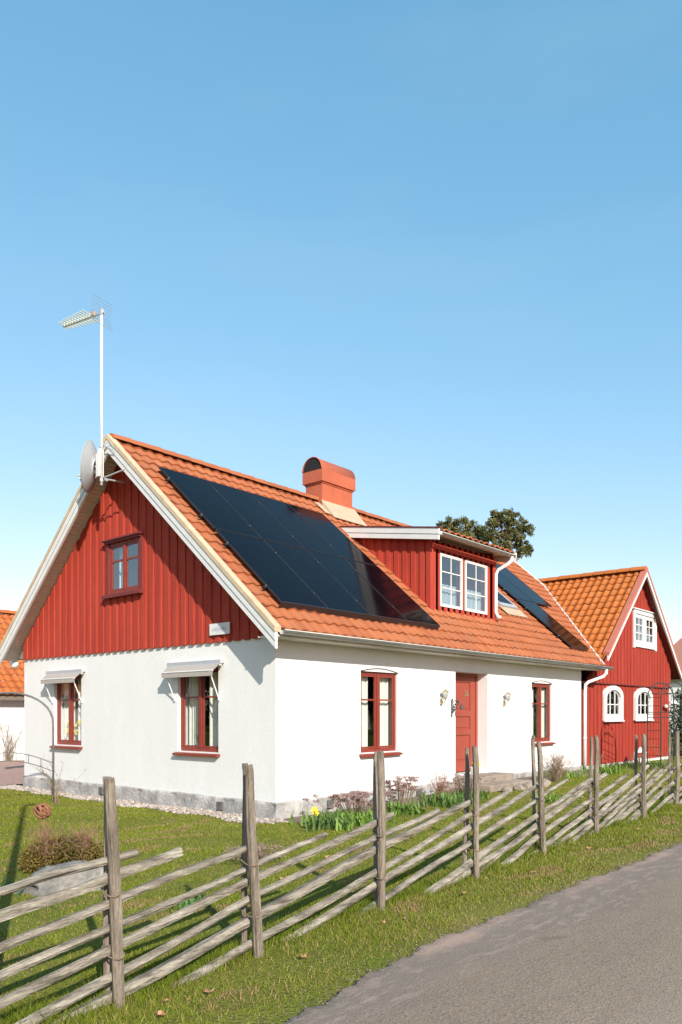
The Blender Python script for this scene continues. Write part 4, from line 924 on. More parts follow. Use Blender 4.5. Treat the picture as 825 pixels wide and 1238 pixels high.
for i, (a, b, h, r_) in enumerate(fposts+rposts):
    n_ = 8; pts = [(a[0]+(b[0]-a[0])*t, a[1]+(b[1]-a[1])*t, -.15+(h+.15)*t) for t in (0,.5,.96,1)]
    pole_obj('post', pts[:3]+[pts[3]], r_*.76, r_*.54, M['woodpost'], 100+i, n=8, amp=.12)
def fy(x): return -5.37+.0599*(x+6.48)
RS = {'A':[(-8.9,.36),(-7.15,.74),(-6.34,.80)],'B':[(-9.2,.10),(-7.15,.60),(-6.01,.78)],'C':[(-9.0,-.03),(-7.15,.46),(-5.43,.73)],'D':[(-8.6,-.06),(-7.15,.33),(-4.6,.69)],'E':[(-8.1,-.05),(-7.15,.20),(-3.74,.75)],
'F':[(-7.5,-.04),(-5.4,.37),(-3.0,.72)],'G':[(-6.9,-.03),(-4.6,.37),(-2.35,.74)],'H':[(-6.17,-.05),(-3.79,.35),(-1.54,.76)],'I':[(-5.15,-.02),(-2.35,.49),(-.75,.77)],'J':[(-4.32,-.03),(-2.35,.34),(.15,.77)],
'K':[(-3.26,-.03),(-1.42,.34),(.99,.73)],'L':[(-3.09,-.06),(-1.42,.19),(1.61,.74)],'M':[(-1.95,-.04),(-.49,.24),(2.4,.69)],'N':[(-1.08,-.04),(1.12,.33),(3.08,.66)],'O':[(-.46,-.04),(1.09,.20),(3.56,.75)],
'P':[(.26,-.07),(1.30,.09),(4.21,.66)],'Q':[(1.68,-.03),(3.08,.21),(5.5,.68)],'R':[(2.03,-.06),(3.56,.15),(6.3,.66)],'S':[(3.2,-.06),(5.57,.28),(7.4,.7)],'T':[(3.8,-.06),(5.57,.14),(8.2,.62)],'U':[(4.9,-.05),(8.8,.6)],'V':[(5.9,-.05),(9.5,.55)],'W':[(-2.4,-.04),(-.6,.36),(1.3,.76)],'X':[(-.1,-.04),(1.9,.30),(3.95,.72)],'Y':[(1.15,-.05),(2.95,.28),(4.9,.72)],'Z':[(2.6,-.05),(4.6,.33),(6.6,.70)]}
RADS = dict(A=.040,B=.040,C=.037,D=.036,E=.040,F=.036,G=.046,H=.034,I=.036,J=.034,K=.034,L=.040,M=.044,N=.038,O=.040,P=.040,Q=.038,R=.036,S=.036,T=.034,U=.036,V=.036,W=.030,X=.030,Y=.030,Z=.031)
for i, (k, pts) in enumerate(RS.items()):
    wob = .018*math.sin(i*2.4)
    P3 = [(x, fy(x)+wob, z) for x, z in pts]; r_ = RADS[k]*(.98 if k < 'K' else 1.10)
    mb = MB(); rough_pole(mb, P3, r_*.84, r_*.64, n=7, amp=.24, seed=300+i); rail = mb.build('rail', M['wood'], fence)
for (a, b, h, _), (c, d_, h2, _) in zip(fposts, rposts):   # withy ties between each pair of posts
    for z in (.28, .62):
        x0, y0, x1, y1 = a[0]+(b[0]-a[0])*z/h, a[1], c[0]+(d_[0]-c[0])*z/h, c[1]
        mx_, my_ = (x0+x1)/2, (y0+y1)/2; L_ = math.hypot(x1-x0, y1-y0)/2+.05
        dxn, dyn = (x1-x0)/(2*(L_-.05)), (y1-y0)/(2*(L_-.05))
        mb = MB(); mb.tube([(mx_+dxn*L_*math.cos(t_)-dyn*.04*math.sin(t_), my_+dyn*L_*math.cos(t_)+dxn*.04*math.sin(t_), z+.012*math.sin(t_*2)) for t_ in np.linspace(0, 6.28, 17)], .0055, 5, False); mb.build('withy_tie', M['twig'], fence)

# ------------------------------------------------------------------ vegetation helpers
def cloud_mesh(name, tris, tints, m, parent=None):
    tris = np.asarray(tris, float).reshape(-1, 3); n = len(tris)//3
    if parent:
        off = Vector((0,0,0)); p = parent
        while p: off += p.location; p = p.parent
    else:
        off = Vector(((tris[:,0].min()+tris[:,0].max())/2, (tris[:,1].min()+tris[:,1].max())/2, tris[:,2].min()))
    tris = tris - np.array(off)
    me = bpy.data.meshes.new(name); me.vertices.add(3*n); me.vertices.foreach_set('co', tris.ravel())
    me.loops.add(3*n); me.loops.foreach_set('vertex_index', np.arange(3*n)); me.polygons.add(n)
    me.polygons.foreach_set('loop_start', np.arange(0, 3*n, 3)); me.polygons.foreach_set('loop_total', np.full(n, 3)); me.update()
    at = me.color_attributes.new('tint', 'FLOAT_COLOR', 'POINT'); c = np.ones((3*n, 4)); c[:, :3] = np.repeat(np.asarray(tints, float), 3, axis=0); at.data.foreach_set('color', c.ravel())
    me.materials.append(m); o = bpy.data.objects.new(name, me); col.objects.link(o)
    if parent: o.parent = parent
    else: o.location = off
    return o
def strap_leaves(cx, cy, z, n, spread, h, wdt, c1, c2, lean=.5, seed=1):
    g_ = np.random.default_rng(seed); T = []; C_ = []
    for _ in range(n):
        bx_, by_ = cx+g_.normal(0, spread*.35), cy+g_.normal(0, spread*.35); a = g_.uniform(0, 6.28); L_ = h*g_.uniform(.6,1.15); ln = lean*g_.uniform(.3,1.3); K = 4; w_ = wdt*g_.uniform(.7,1.2)
        sx, sy = -math.sin(a)*w_/2, math.cos(a)*w_/2; prev = None; c = np.array(c1)+(np.array(c2)-np.array(c1))*g_.uniform()
        for k in range(K+1):
            t_ = k/K; r_ = ln*L_*t_**1.6; zz = z+L_*(t_-.35*ln*t_**2.6); ww = (1-t_**3) if k < K else 0.0
            p = np.array([bx_+math.cos(a)*r_, by_+math.sin(a)*r_, zz]); q = np.array([sx*ww, sy*ww, 0])
            cur = (p-q, p+q)
            if prev is not None:
                T += [prev[0], prev[1], cur[1]]; C_.append(c)
                if k < K: T += [prev[0], cur[1], cur[0]]; C_.append(c)
            prev = cur
    return T, C_
def leaf_cloud(n, centers, radii, size, c1, c2, seed, flat=0.):
    g_ = np.random.default_rng(seed); cen = np.asarray(centers, float); rad = np.asarray(radii, float)
    i = g_.integers(0, len(cen), n); d = g_.normal(0, 1, (n, 3)); d /= np.linalg.norm(d, axis=1)[:, None]; rr = g_.uniform(.0, 1, n)**.4
    p = cen[i]+d*rr[:, None]*rad[i]
    u = g_.normal(0, 1, (n, 3)); u /= np.linalg.norm(u, axis=1)[:, None]; v = np.cross(u, g_.normal(0, 1, (n, 3))); v /= np.linalg.norm(v, axis=1)[:, None]
    s = size*g_.uniform(.6,1.4, n)[:, None]
    T = np.stack([p-u*s*.5-v*s*.22, p-u*s*.5+v*s*.22, p+u*s*.7], 1).reshape(-1, 3)
    mixv = (g_.uniform(0, 1, len(cen))[i]*.5+g_.uniform(0, 1, n)*.5)[:, None]
    return T, np.array(c1)+(np.array(c2)-np.array(c1))*mixv
def twigs(mb, cx, cy, z, n, h, spread, r=.005, seed=2, fork=2):
    g_ = random.Random(seed)
    for _ in range(n):
        a = g_.uniform(0, 6.28); b = g_.uniform(0, spread); x, y = cx+g_.uniform(-.06,.06), cy+g_.uniform(-.06,.06); L_ = h*g_.uniform(.5,1.1)
        pts = [(x, y, z)]; 
        for k in range(1, 4): pts.append((x+math.cos(a)*b*k/3+g_.uniform(-.02,.02), y+math.sin(a)*b*k/3+g_.uniform(-.02,.02), z+L_*k/3))
        mb.tube(pts, [r, r*.8, r*.6, r*.35], 4, False)
        for _ in range(fork):
            k = g_.randint(1, 2); p = Vector(pts[k]); q = p+Vector((g_.uniform(-.12,.12), g_.uniform(-.12,.12), g_.uniform(.05,.16)))*(h/.5)
            mb.tube([tuple(p), tuple((p+q)/2+Vector((0,0,.01))), tuple(q)], [r*.6,r*.5,r*.3], 4, False)

# ------------------------------------------------------------------ grass (uncountable)
def grass():
    g_ = np.random.default_rng(5)
    P_ = []
    def region(x0, x1, y0, y1, dens):
        n = int((x1-x0)*(y1-y0)*dens); p = np.stack([g_.uniform(x0, x1, n), g_.uniform(y0, y1, n)], 1); P_.append(p)
    region(-8.6, -1, -6.7, -3.4, 9000); region(-1, 5, -6.3, -3.4, 6000); region(5, 14, -6.3, -2, 1500)
    region(-8.5, 0, -3.4, 1, 4200); region(-6, 0, 1, 9, 2600); region(0, 14, -3.4, -.1, 2600); region(12, 20, -3, -.1, 1000); region(14,24,-6.2,-3,500)
    p = np.concatenate(P_); x, y = p[:, 0], p[:, 1]
    n1 = np.sin(x*3.1+1.2*np.sin(y*2.3))*np.sin(y*4.1+x*.7)
    n2 = np.sin(x*9.3+y*3.7+2*np.sin(x*2))*np.sin(y*8.1-x*2.9)
    ey = edge_y(x)
    keep = (y > ey-.01+.035*n2) & ~((x > -.55) & (y > -.35) & (y < 9)) & ~((x > -.1) & (y > -.75-.1*n1) & (x < 12)) & ~((y > 8.85))
    thin = np.clip((y-ey)/.15, .6, 1); bare = np.clip(.55+.45*n1*1.4+.25*n2, .12, 1)
    fenced = np.exp(-((y-(-5.3+.06*(x+6.48)))/.16)**2)
    dens = np.maximum(thin*np.where(y < -4.6, np.maximum(bare, .35), np.maximum(bare, .5)), fenced)
    keep &= g_.uniform(0, 1, len(x)) < dens
    keep &= ~((x > 5.2) & (x < 7.2) & (y > -1.3))
    x, y, n1, n2, fenced, ey = x[keep], y[keep], n1[keep], n2[keep], fenced[keep], ey[keep]; n = len(x)
    dist = np.hypot(x+8.9, y+9.1)
    h = np.where(y < -4.7, .030, .022)*(1+.5*n1*.5)+fenced*.080*(.6+.8*np.clip(n2, 0, 1)); h *= g_.uniform(.4, 1.5, n)*np.clip((y-ey)/.2, .75, 1)
    wd = .0030*np.clip(dist/6, .9, 3.2)*g_.uniform(.7, 1.3, n)
    a = g_.uniform(0, 6.283, n); la = g_.uniform(0, 6.283, n); ll = h*g_.uniform(.2, 1.1, n)
    z = gz(x, y)-.004; sx, sy = np.cos(a)*wd, np.sin(a)*wd
    T = np.empty((n, 3, 3)); T[:, 0] = np.stack([x-sx, y-sy, z], 1); T[:, 1] = np.stack([x+sx, y+sy, z], 1); T[:, 2] = np.stack([x+np.cos(la)*ll, y+np.sin(la)*ll, z+h], 1)
    green = np.array([.145,.205,.014]); dgreen = np.array([.06,.115,.010]); tan = np.array([.37,.28,.11]); olive = np.array([.245,.255,.033])
    u = g_.uniform(0, 1, n)[:, None]; patch = np.clip(.45+.5*n1+.25*n2, 0, 1)[:, None]; fe = fenced[:, None]
    vrg = np.clip((-4.85-y)/.3, 0, 1)[:, None]
    c = green*(1-u)+olive*u; c = np.where(g_.uniform(0, 1, n)[:, None] < .08+.14*(1-patch)+.10*vrg*(1-fe), tan, c); c = c*(1-.7*fe)+(green*.75+dgreen*.25)*.7*fe
    brn = (np.sin(x*1.9+2.1*np.sin(y*3.3+.5))*np.sin(y*5.3-x*1.1+1.3*np.sin(x*2.7)) > .62) & (y < 1.5) & (fenced < .4)
    c = np.where(brn[:, None] & (g_.uniform(0, 1, n)[:, None] < .6), np.array([.36,.24,.12]), c)
    nearroad = np.exp(-np.clip(y-ey, 0, 9)/.14)*.65
    c = np.where((g_.uniform(0, 1, n) < nearroad)[:, None], np.array([.33,.24,.13]), c)
    c = c*(g_.uniform(.7, 1.3, n)[:, None])
    return cloud_mesh('grass', T.reshape(-1, 3), c, M['blade'])
go = grass(); tag(go, 'short spring grass of the lawn and verge, mixed green and straw coloured', 'grass', kind='stuff')

# pebbles strip along the gable and gritty crumbs along the road edge
def pebbles(name, pts, size, label, cat, seed, tones):
    g_ = np.random.default_rng(seed); ico = bmesh.new(); bmesh.ops.create_icosphere(ico, subdivisions=1, radius=1); V = np.array([v.co[:] for v in ico.verts]); F = np.array([[v.index for v in f_.verts] for f_ in ico.faces]); ico.free()
    T = []; C_ = []
    for (x, y, z) in pts:
        s = size*g_.uniform(.5,1.4)*np.array([g_.uniform(.7,1.3), g_.uniform(.7,1.3), g_.uniform(.4,.8)]); a = g_.uniform(0, 6.28); v = V*s*g_.uniform(.85,1.15,V.shape); c_, s_ = math.cos(a), math.sin(a)
        v = np.stack([v[:,0]*c_-v[:,1]*s_+x, v[:,0]*s_+v[:,1]*c_+y, v[:,2]+z], 1); T.append(v[F].reshape(-1, 3)); t_ = tones[g_.integers(0, len(tones))]; C_.append(np.tile(np.array(t_)*g_.uniform(.8,1.15), (len(F), 1)))
    o = cloud_mesh(name, np.concatenate(T), np.concatenate(C_), M['pebble']); tag(o, label, cat, kind='stuff'); return o
g_ = np.random.default_rng(9); pts = []
while len(pts) < 2300:
    x = -g_.uniform(.02, .62); y = g_.uniform(-.4, 9.0)
    if x < -.50-.07*math.sin(y*4): continue
    pts.append((x, y, gzf(x, y)+g_.uniform(0,.02)))
for _ in range(260): 
    x = g_.uniform(-.9, 0); y = g_.uniform(8.3, 9.1); pts.append((x, y, gzf(x,y)+.01))
pebbles('pebbles', pts, .03, 'strip of rounded pale pebbles along the foot of the white gable wall', 'pebbles', 3, [(.40,.34,.29),(.27,.235,.21),(.46,.41,.36),(.32,.24,.19)])
pts = []
for _ in range(2200):
    x = g_.uniform(-7.5, 8); y = edge_y(x)-abs(g_.normal(0,.11))+.03; pts.append((float(x), float(y), .008))
pebbles('grit', pts, .0045, 'loose pinkish grit crumbling along the asphalt edge', 'grit', 4, [(.19,.145,.115),(.12,.095,.08),(.24,.19,.155)])

# flower bed soil along the long wall
bed = grid_obj('flower_bed', np.arange(-.05, 11.9, .12), np.linspace(-.85, -.04, 8), lambda X, Y: gz(X, Y)+.012+.012*np.sin(X*9)*np.sin(Y*11), mat('bed_soil', (.10,.07,.05), .95, .3, 12, .9, 30, c2=(.20,.15,.11))); bed['kind'] = 'structure'

# --- bed planting
def clump(name, label, cat, cx, cy, n, spread, h, wd, c1, c2, lean=.5, seed=1, group=None):
    T, C_ = strap_leaves(cx, cy, gzf(cx, cy)-.01, int(n*1.7), spread, h, wd, c1, c2, lean, seed); o = cloud_mesh(name, T, C_, M['leaf']); return tag(o, label, cat, group)
G1, G2 = (.10,.19,.025), (.24,.36,.06); B1, B2 = (.06,.12,.035), (.15,.22,.07)
clump('leafy_plant', 'dark green strappy leaf clump by the white house corner, beside the yellow daffodil', 'plant', -.20,-1.35, 70,.5,.30,.022,B1,B2,.5,1)
clump('leafy_plant', 'bright green arching leaf clump in front of the plinth, left of the purple seed heads', 'plant', .25,-1.20, 130,.85,.26,.035,G1,G2,.9,2)
clump('leafy_plant', 'broad green leaf clump directly below the first purple seed heads', 'plant', .95,-1.15, 110,.7,.22,.035,G1,G2,.8,3)
clump('leafy_plant', 'low pale green leaf clump below the left long window', 'plant', 2.0,-1.05, 110,.55,.24,.04,G1,(.18,.28,.06),.9,4)
clump('leafy_plant', 'deep green tulip leaf clump right of the third fence post from the left', 'plant', 3.15,-1.15, 100,.6,.26,.035,(.075,.14,.03),(.16,.25,.06),.5,5)
clump('leafy_plant', 'deep green leaf clump at the foot of the wall left of the door step', 'plant', 4.25,-1.0, 90,.7,.22,.035,(.075,.14,.03),(.16,.25,.06),.6,6)
clump('leafy_plant', 'small green tuft by the foot of the wall below the right window', 'plant', 9.1,-.75, 80,.7,.26,.03,G1,G2,.7,7)
clump('leafy_plant', 'bushy green tuft beside the white downpipe', 'plant', 11.2,-1.0, 100,.7,.30,.03,G1,G2,.7,8)
clump('leafy_plant', 'mossy green mound of leaves against the foot of the red barn', 'plant', 13.9,-.8, 260,1.3,.20,.03,(.06,.10,.02),(.14,.18,.04),.8,9)
clump('leafy_plant', 'low green leaves on the lawn behind the grey boulder', 'plant', -5.55,-1.5, 60,.45,.16,.035,B1,(.12,.26,.10),.7,10)
clump('tulip_leaves', 'tuft of young tulip leaves on the lawn just behind the fence', 'plant', -4.95,-4.05, 32,.26,.13,.026,(.06,.15,.03),(.15,.28,.07),.6,12)
clump('leafy_plant', 'green leaf tuft in the lawn behind the fence, below the twiggy shrub', 'plant', 4.7,-2.7, 60,.6,.16,.03,G1,G2,.7,14)
clump('leafy_plant', 'grassy green tuft at the foot of the garden arch by the barn', 'plant', 14.9,-1.2, 90,.8,.25,.025,G1,G2,.6,15)
# daffodil
def flower_head(mb, c, r, petals=6):
    c = Vector(c)
    for k in range(petals):
        a = 6.283*k/petals; d = Vector((-.5*math.cos(a)*0+math.cos(a)*.75, -math.cos(a)*.35, math.sin(a))).normalized(); s_ = d.cross(Vector((.4,.9,0))).normalized()
        mb.add([c, c+d*r*.6+s_*r*.3, c+d*r, c+d*r*.6-s_*r*.3], [(0,1,2,3)])
    mb.tube([tuple(c), tuple(c+Vector((-.4,-.85,.0))*r*.7)], [r*.25, r*.35], 8)
d_ = empty('daffodil', (-.62,-1.42,gzf(-.62,-1.42)), 'single yellow daffodil by the corner of the white house', 'flower')
mb = MB(); z_ = gzf(-.6,-1.4); mb.tube([(-.62,-1.42,z_),(-.63,-1.43,z_+.26),(-.64,-1.45,z_+.33)], .005, 5); mb.build('stem', mat('green_stem', (.08,.16,.03), .6), d_)
mb = MB(); flower_head(mb, (-.64,-1.46,z_+.33), .065); flower_head(mb, (-.58,-1.44,z_+.28), .045); mb.build('flower', M['yellow'], d_)
# dried purple-brown sedum heads
def sedum(cx, cy, n, spread, h, label, seed, tone=((.17,.085,.075),(.38,.25,.22)), dens=46):
    g_ = random.Random(seed); r = empty('dried_sedum', (cx,cy,gzf(cx,cy)), label, 'plant'); mb = MB(); T = []; C_ = []; z0 = gzf(cx,cy)
    for _ in range(n):
        x, y = cx+g_.gauss(0, spread*.45), cy+g_.gauss(0, spread*.25); hh = h*g_.uniform(.6,1.1); mb.tube([(cx+(x-cx)*.5, cy+(y-cy)*.5, z0),(x, y, z0+hh)], .004, 4, False)
        for k in range(dens):
            a = g_.uniform(0, 6.28); q = math.sqrt(g_.random())*.055; p = np.array([x+q*math.cos(a), y+q*math.sin(a), z0+hh+g_.uniform(-.02,.02)]); s = .011
            T += [p+np.array([-s,0,-s*g_.random()]), p+np.array([s,g_.uniform(-s,s),0]), p+np.array([0,g_.uniform(-s,s),s*1.2])]; f_ = g_.random(); C_.append(np.array(tone[0])*(1-f_)+np.array(tone[1])*f_)
    mb.build('stalk', M['twig'], r); cloud_mesh('seed_head', T, C_, M['leaf'], r)
sedum(1.05,-.85, 80, .75, .40, 'brown purple dried flower heads above the bright leaf clumps by the house corner', 1)
sedum(2.35,-.80, 60, .50, .52, 'brown purple dried flower heads under the sill of the left long window', 2)
sedum(4.55,-.75, 55, .6, .38, 'grey brown dried flower heads left of the door step', 3, ((.25,.18,.15),(.42,.34,.30)))
def twig_shrub(label, cx, cy, n, h, spread, seed, m='twig', leaves=None):
    r = empty('twiggy_shrub', (cx,cy,gzf(cx,cy)), label, 'shrub'); mb = MB(); twigs(mb, cx, cy, gzf(cx,cy)-.02, n, h, spread, .005, seed, 3); mb.build('branches', M[m], r)
    if leaves:
        T, C_ = leaf_cloud(leaves[0], [(cx,cy,gzf(cx,cy)+h*.55)], [(spread*.9,spread*.9,h*.45)], leaves[1], leaves[2], leaves[3], seed); cloud_mesh('buds', T, C_, M['leaf'], r)
M['redtwig'] = mat('reddish_twigs', (.26,.13,.09), .9, .3, 15)
twig_shrub('bare reddish twigs in the bed right of the left long window', 3.75,-.75, 40,.55,.35, 21, 'redtwig', (260,.03,(.30,.15,.10),(.42,.25,.17)))
twig_shrub('large bare brown twiggy shrub right of the stone door step', 7.9,-1.1, 60,.72,.60, 22, 'twig', (420,.03,(.22,.15,.11),(.36,.26,.2)))
twig_shrub('bare twigs with a few pale buds under the right window', 8.9,-.7, 34,.6,.35, 23, 'redtwig', (120,.03,(.40,.25,.2),(.5,.35,.3)))
twig_shrub('thin bare stems at the bottom of the white downpipe', 11.5,-.65, 18,.55,.22, 24, 'redtwig')
twig_shrub('heathery patch of dry brown twigs on the lawn behind the second fence post', -3.0,-2.75, 90,.20,.42, 25, 'twig', (900,.03,(.22,.15,.11),(.36,.28,.2)))
twig_shrub('bare brown twigs beside the small garden lantern by the barn', 14.1,-.7, 22,.4,.3, 26)
# clipped box bush on the lawn
bush = empty('box_bush', (-4.45,-1.25,gzf(-4.45,-1.25)), 'low round olive brown bush on the lawn behind the first fence post', 'bush')
z_ = gzf(-4.4,-1.2); T, C_ = leaf_cloud(8000, [(-4.56,-1.1,z_+.19),(-4.33,-1.32,z_+.20),(-4.66,-1.0,z_+.14),(-4.2,-1.46,z_+.15),(-4.38,-1.05,z_+.22)], [(.22,.22,.21)]*2+[(.18,.18,.15)]*2+[(.16,.16,.15)], .036, (.07,.075,.015), (.26,.17,.045), 31); cloud_mesh('foliage', T, C_, M['leaf'], bush)
mb = MB(); twigs(mb, -4.58,-1.1, z_, 50, .56, .30, .004, 32, 3); twigs(mb, -4.27,-1.38, z_, 46, .52, .28, .004, 33, 3); mb.build('twigs', M['redtwig'], bush)
# boulder
bm = bmesh.new(); bmesh.ops.create_icosphere(bm, subdivisions=4, radius=1); rr_ = random.Random(4)
from mathutils import noise as mn
for v in bm.verts:
    p = v.co.copy(); k = 1+.45*mn.noise(p*1.6+Vector((3,1,7)))+.20*mn.noise(p*4)+.07*mn.noise(p*11); v.co = Vector((p.x*.44*k, p.y*.27*k, p.z*.22*k))
me = bpy.data.meshes.new('boulder'); bm.to_mesh(me); bm.free(); me.materials.append(M['rock']); me.polygons.foreach_set('use_smooth', [True]*len(me.polygons))
bo = bpy.data.objects.new('boulder', me); col.objects.link(bo); bo.location = (-4.98,-2.2,gzf(-4.98,-2.2)+.03); bo.rotation_euler = (R(6),R(-10),R(-46)); tag(bo, 'flat grey boulder lying on the lawn in front of the olive bush', 'boulder')
# rusty iron ball on a rod
r = empty('rusty_ball', (-4.28,-.45,gzf(-4.28,-.45)), 'rusty iron band ball on a thin rod over the lawn', 'garden ornament')
bc = Vector((-4.28,-.45,.44)); mb = MB()
for k in range(7):
    ax = Vector((math.cos(k*1.1), math.sin(k*1.7), math.cos(k*2.3))).normalized(); u = ax.orthogonal().normalized(); v = ax.cross(u)
    mb.tube([tuple(bc+u*math.cos(t_)*.088+v*math.sin(t_)*.088) for t_ in np.linspace(0, 6.283, 21)], .016, 5, False, squash=.5)
mb.build('ball', M['rust'], r, smooth=True); mb = MB(); mb.tube([(bc.x,bc.y,gzf(bc.x,bc.y)-.05),(bc.x,bc.y,bc.z-.05)], .006, 6); mb.build('rod', M['rust'], r)
# fallen leaves
lm = mat('dead_leaf', (.34,.13,.06), .8, .3, 30, c2=(.48,.28,.17))
def dead_leaf(x, y, s, seed, label, group=None):
    g_ = random.Random(seed); mb = MB(); a = g_.uniform(0, 6.28); n = 9; z = max(gzf(x, y), -.03)+.03
    rim = [(x+s*math.cos(a+6.283*k/n)*(1 if k % 2 else .6), y+s*.8*math.sin(a+6.283*k/n)*(1 if k % 2 else .65), z+g_.uniform(-.004,.022)) for k in range(n)]
    mb.add([(x, y, z)]+rim, [(0, 1+k, 1+(k+1)%n) for k in range(n)]); o = mb.build('fallen_leaf', lm); tag(o, label, 'leaf', group)
for i, (x, y) in enumerate([(-6.3,-5.60),(-6.45,-5.75),(-6.05,-5.66),(-4.3,-5.55),(-4.1,-5.62),(-3.1,-5.5),(-2.1,-5.48),(-1.9,-5.55),(-.2,-5.4),(.4,-5.5),(1.6,-5.3),(2.4,-5.35),(3.6,-5.3),(-5.3,-5.68)]):
    dead_leaf(x, y, .024+.010*(i%3), i, 'dry orange brown leaf lying in the verge grass between fence and road', 'fallen leaves on the verge')
for i, (x, y) in enumerate([(-3.7,-3.9),(-.9,-3.3),(-.6,-3.2),(-2.5,-3.4),(4.6,-2.9),(4.9,-2.9),(5.1,-3.0)]):
    dead_leaf(x, y, .06, 50+i, 'dry orange brown leaf lying on the lawn behind the fence', 'fallen leaves on the lawn')

# ------------------------------------------------------------------ door steps, pot
st = empty('door_step', (6.2,-.6,0), 'stacked beige stone steps below the red front door', 'steps')
for k, (a, b, c, e, z0, z1) in enumerate(((5.30,6.95,-.60,-.04,.0,.24),(5.2,7.0,-1.0,-.60,-.1,.10))):
    mb = MB(); mb.box((a,c,z0-.1),(b,e,z1)); mb.build('step', M['stone'], st, bevel=.02)
for i, (x, y, s) in enumerate([(5.75,-1.35,.13),(6.1,-1.4,.16),(6.45,-1.38,.11),(6.8,-1.35,.14),(7.2,-1.2,.15),(5.4,-1.25,.12)]):
    bm = bmesh.new(); bmesh.ops.create_icosphere(bm, subdivisions=2, radius=s)
    for v in bm.verts: v.co = v.co*(1+.25*mn.noise(v.co*9+Vector((i,0,0)))); v.co.z *= .7
    me = bpy.data.meshes.new('stone'); bm.to_mesh(me); bm.free(); me.materials.append(M['stone']); o = bpy.data.objects.new('edging_stone', me); col.objects.link(o); o.location = (x, y, gzf(x,y)+.04)
    tag(o, 'rough beige edging stone lying at the foot of the door steps', 'stone', 'edging stones by the door steps')
pt = empty('flower_pot', (5.72,-.30,.25), 'white flower pot with yellow flowers on the door step', 'flower pot')
mb = MB(); mb.lathe((5.72,-.30,.25), [(0,0),(.075,0),(.10,.16),(.11,.16),(.11,.18),(.09,.18),(.085,.15),(0,.15)], 20); mb.build('pot', M['ceramic'], pt, smooth=False)
T, C_ = strap_leaves(5.72,-.30,.40, 26,.10,.15,.016,(.06,.15,.03),(.14,.26,.06),.6, 40); cloud_mesh('leaves', T, C_, M['leaf'], pt)
mb = MB()
for k in range(9): flower_head(mb, (5.72+.075*math.cos(k*2.4), -.34+.05*math.sin(k*2.4), .48+.05*math.sin(k*1.3)), .042)
mb.build('flowers', M['yellow'], pt)

# small things on the window sills inside
def vase(name, label, cat, x, y, z, prof, m, yel=False, grn=False, seed=1):
    r = empty(name, (x,y,z), label, cat); mb = MB(); mb.lathe((x,y,z), prof, 16); mb.build('vase' if yel or grn else 'body', m, r, smooth=True); top = prof[-1][1]
    if yel or grn:
        T, C_ = strap_leaves(x, y, z+top-.03, 26, .06, .32, .014, (.07,.14,.03), (.2,.3,.08), .55, seed); cloud_mesh('stems', T, C_, M['leaf'], r)
    if yel:
        g_ = random.Random(seed); mb = MB()
        for k in range(22): flower_head(mb, (x+g_.uniform(-.09,.09), y+g_.uniform(-.14,.14), z+top+g_.uniform(.05,.36)), .035)
        mb.build('flowers', M['yellow'], r)
zs = .93
vase('flower_vase', 'glass of yellow flowers behind the left pane of the left gable window', 'vase', .20,6.62,zs, [(0,0),(.05,.0),(.06,.10),(.035,.16)], M['ceramic'], yel=True, seed=5)
vase('flower_vase', 'glass of yellow flowers behind the right pane of the left gable window', 'vase', .22,6.20,zs, [(0,0),(.05,.0),(.06,.10),(.035,.16)], M['ceramic'], yel=True, seed=6)
vase('potted_plant', 'small green pot plant behind the left pane of the right gable window', 'pot plant', .22,2.22,zs, [(0,0),(.06,.0),(.08,.12)], M['ceramic'], grn=True, seed=7)
vase('candlestick', 'slender white candlestick behind the right pane of the right gable window', 'candlestick', .20,1.63,zs, [(0,0),(.05,.0),(.04,.03),(.018,.07),(.028,.22),(.04,.40),(.02,.46),(.045,.50),(.05,.54),(0,.55)], M['whitemetal'])
r = empty('table_lamp', (2.84,.50,.93), 'small table lamp with white shade inside the left long window', 'lamp'); mb = MB(); mb.lathe((2.84,.50,.93), [(0,0),(.08,0),(.09,.02),(.02,.05),(.02,.35),(0,.36)], 12); mb.build('base', M['ceramic'], r)
mb = MB(); mb.lathe((2.84,.50,1.28), [(.17,0),(.13,.38)], 20); mb.build('lamp_shade', M['paper'], r)
r = empty('letter_holder', (3.02,.24,.93), 'small white box standing on the sill of the left long window', 'box'); mb = MB(); mb.box((2.92,.20,.93),(3.12,.27,1.13)); mb.build('box', M['ceramic'], r, bevel=.005); mb = MB(); mb.box((3.0,.192,1.0),(3.03,.199,1.04)); mb.build('latch', M['black'], r)

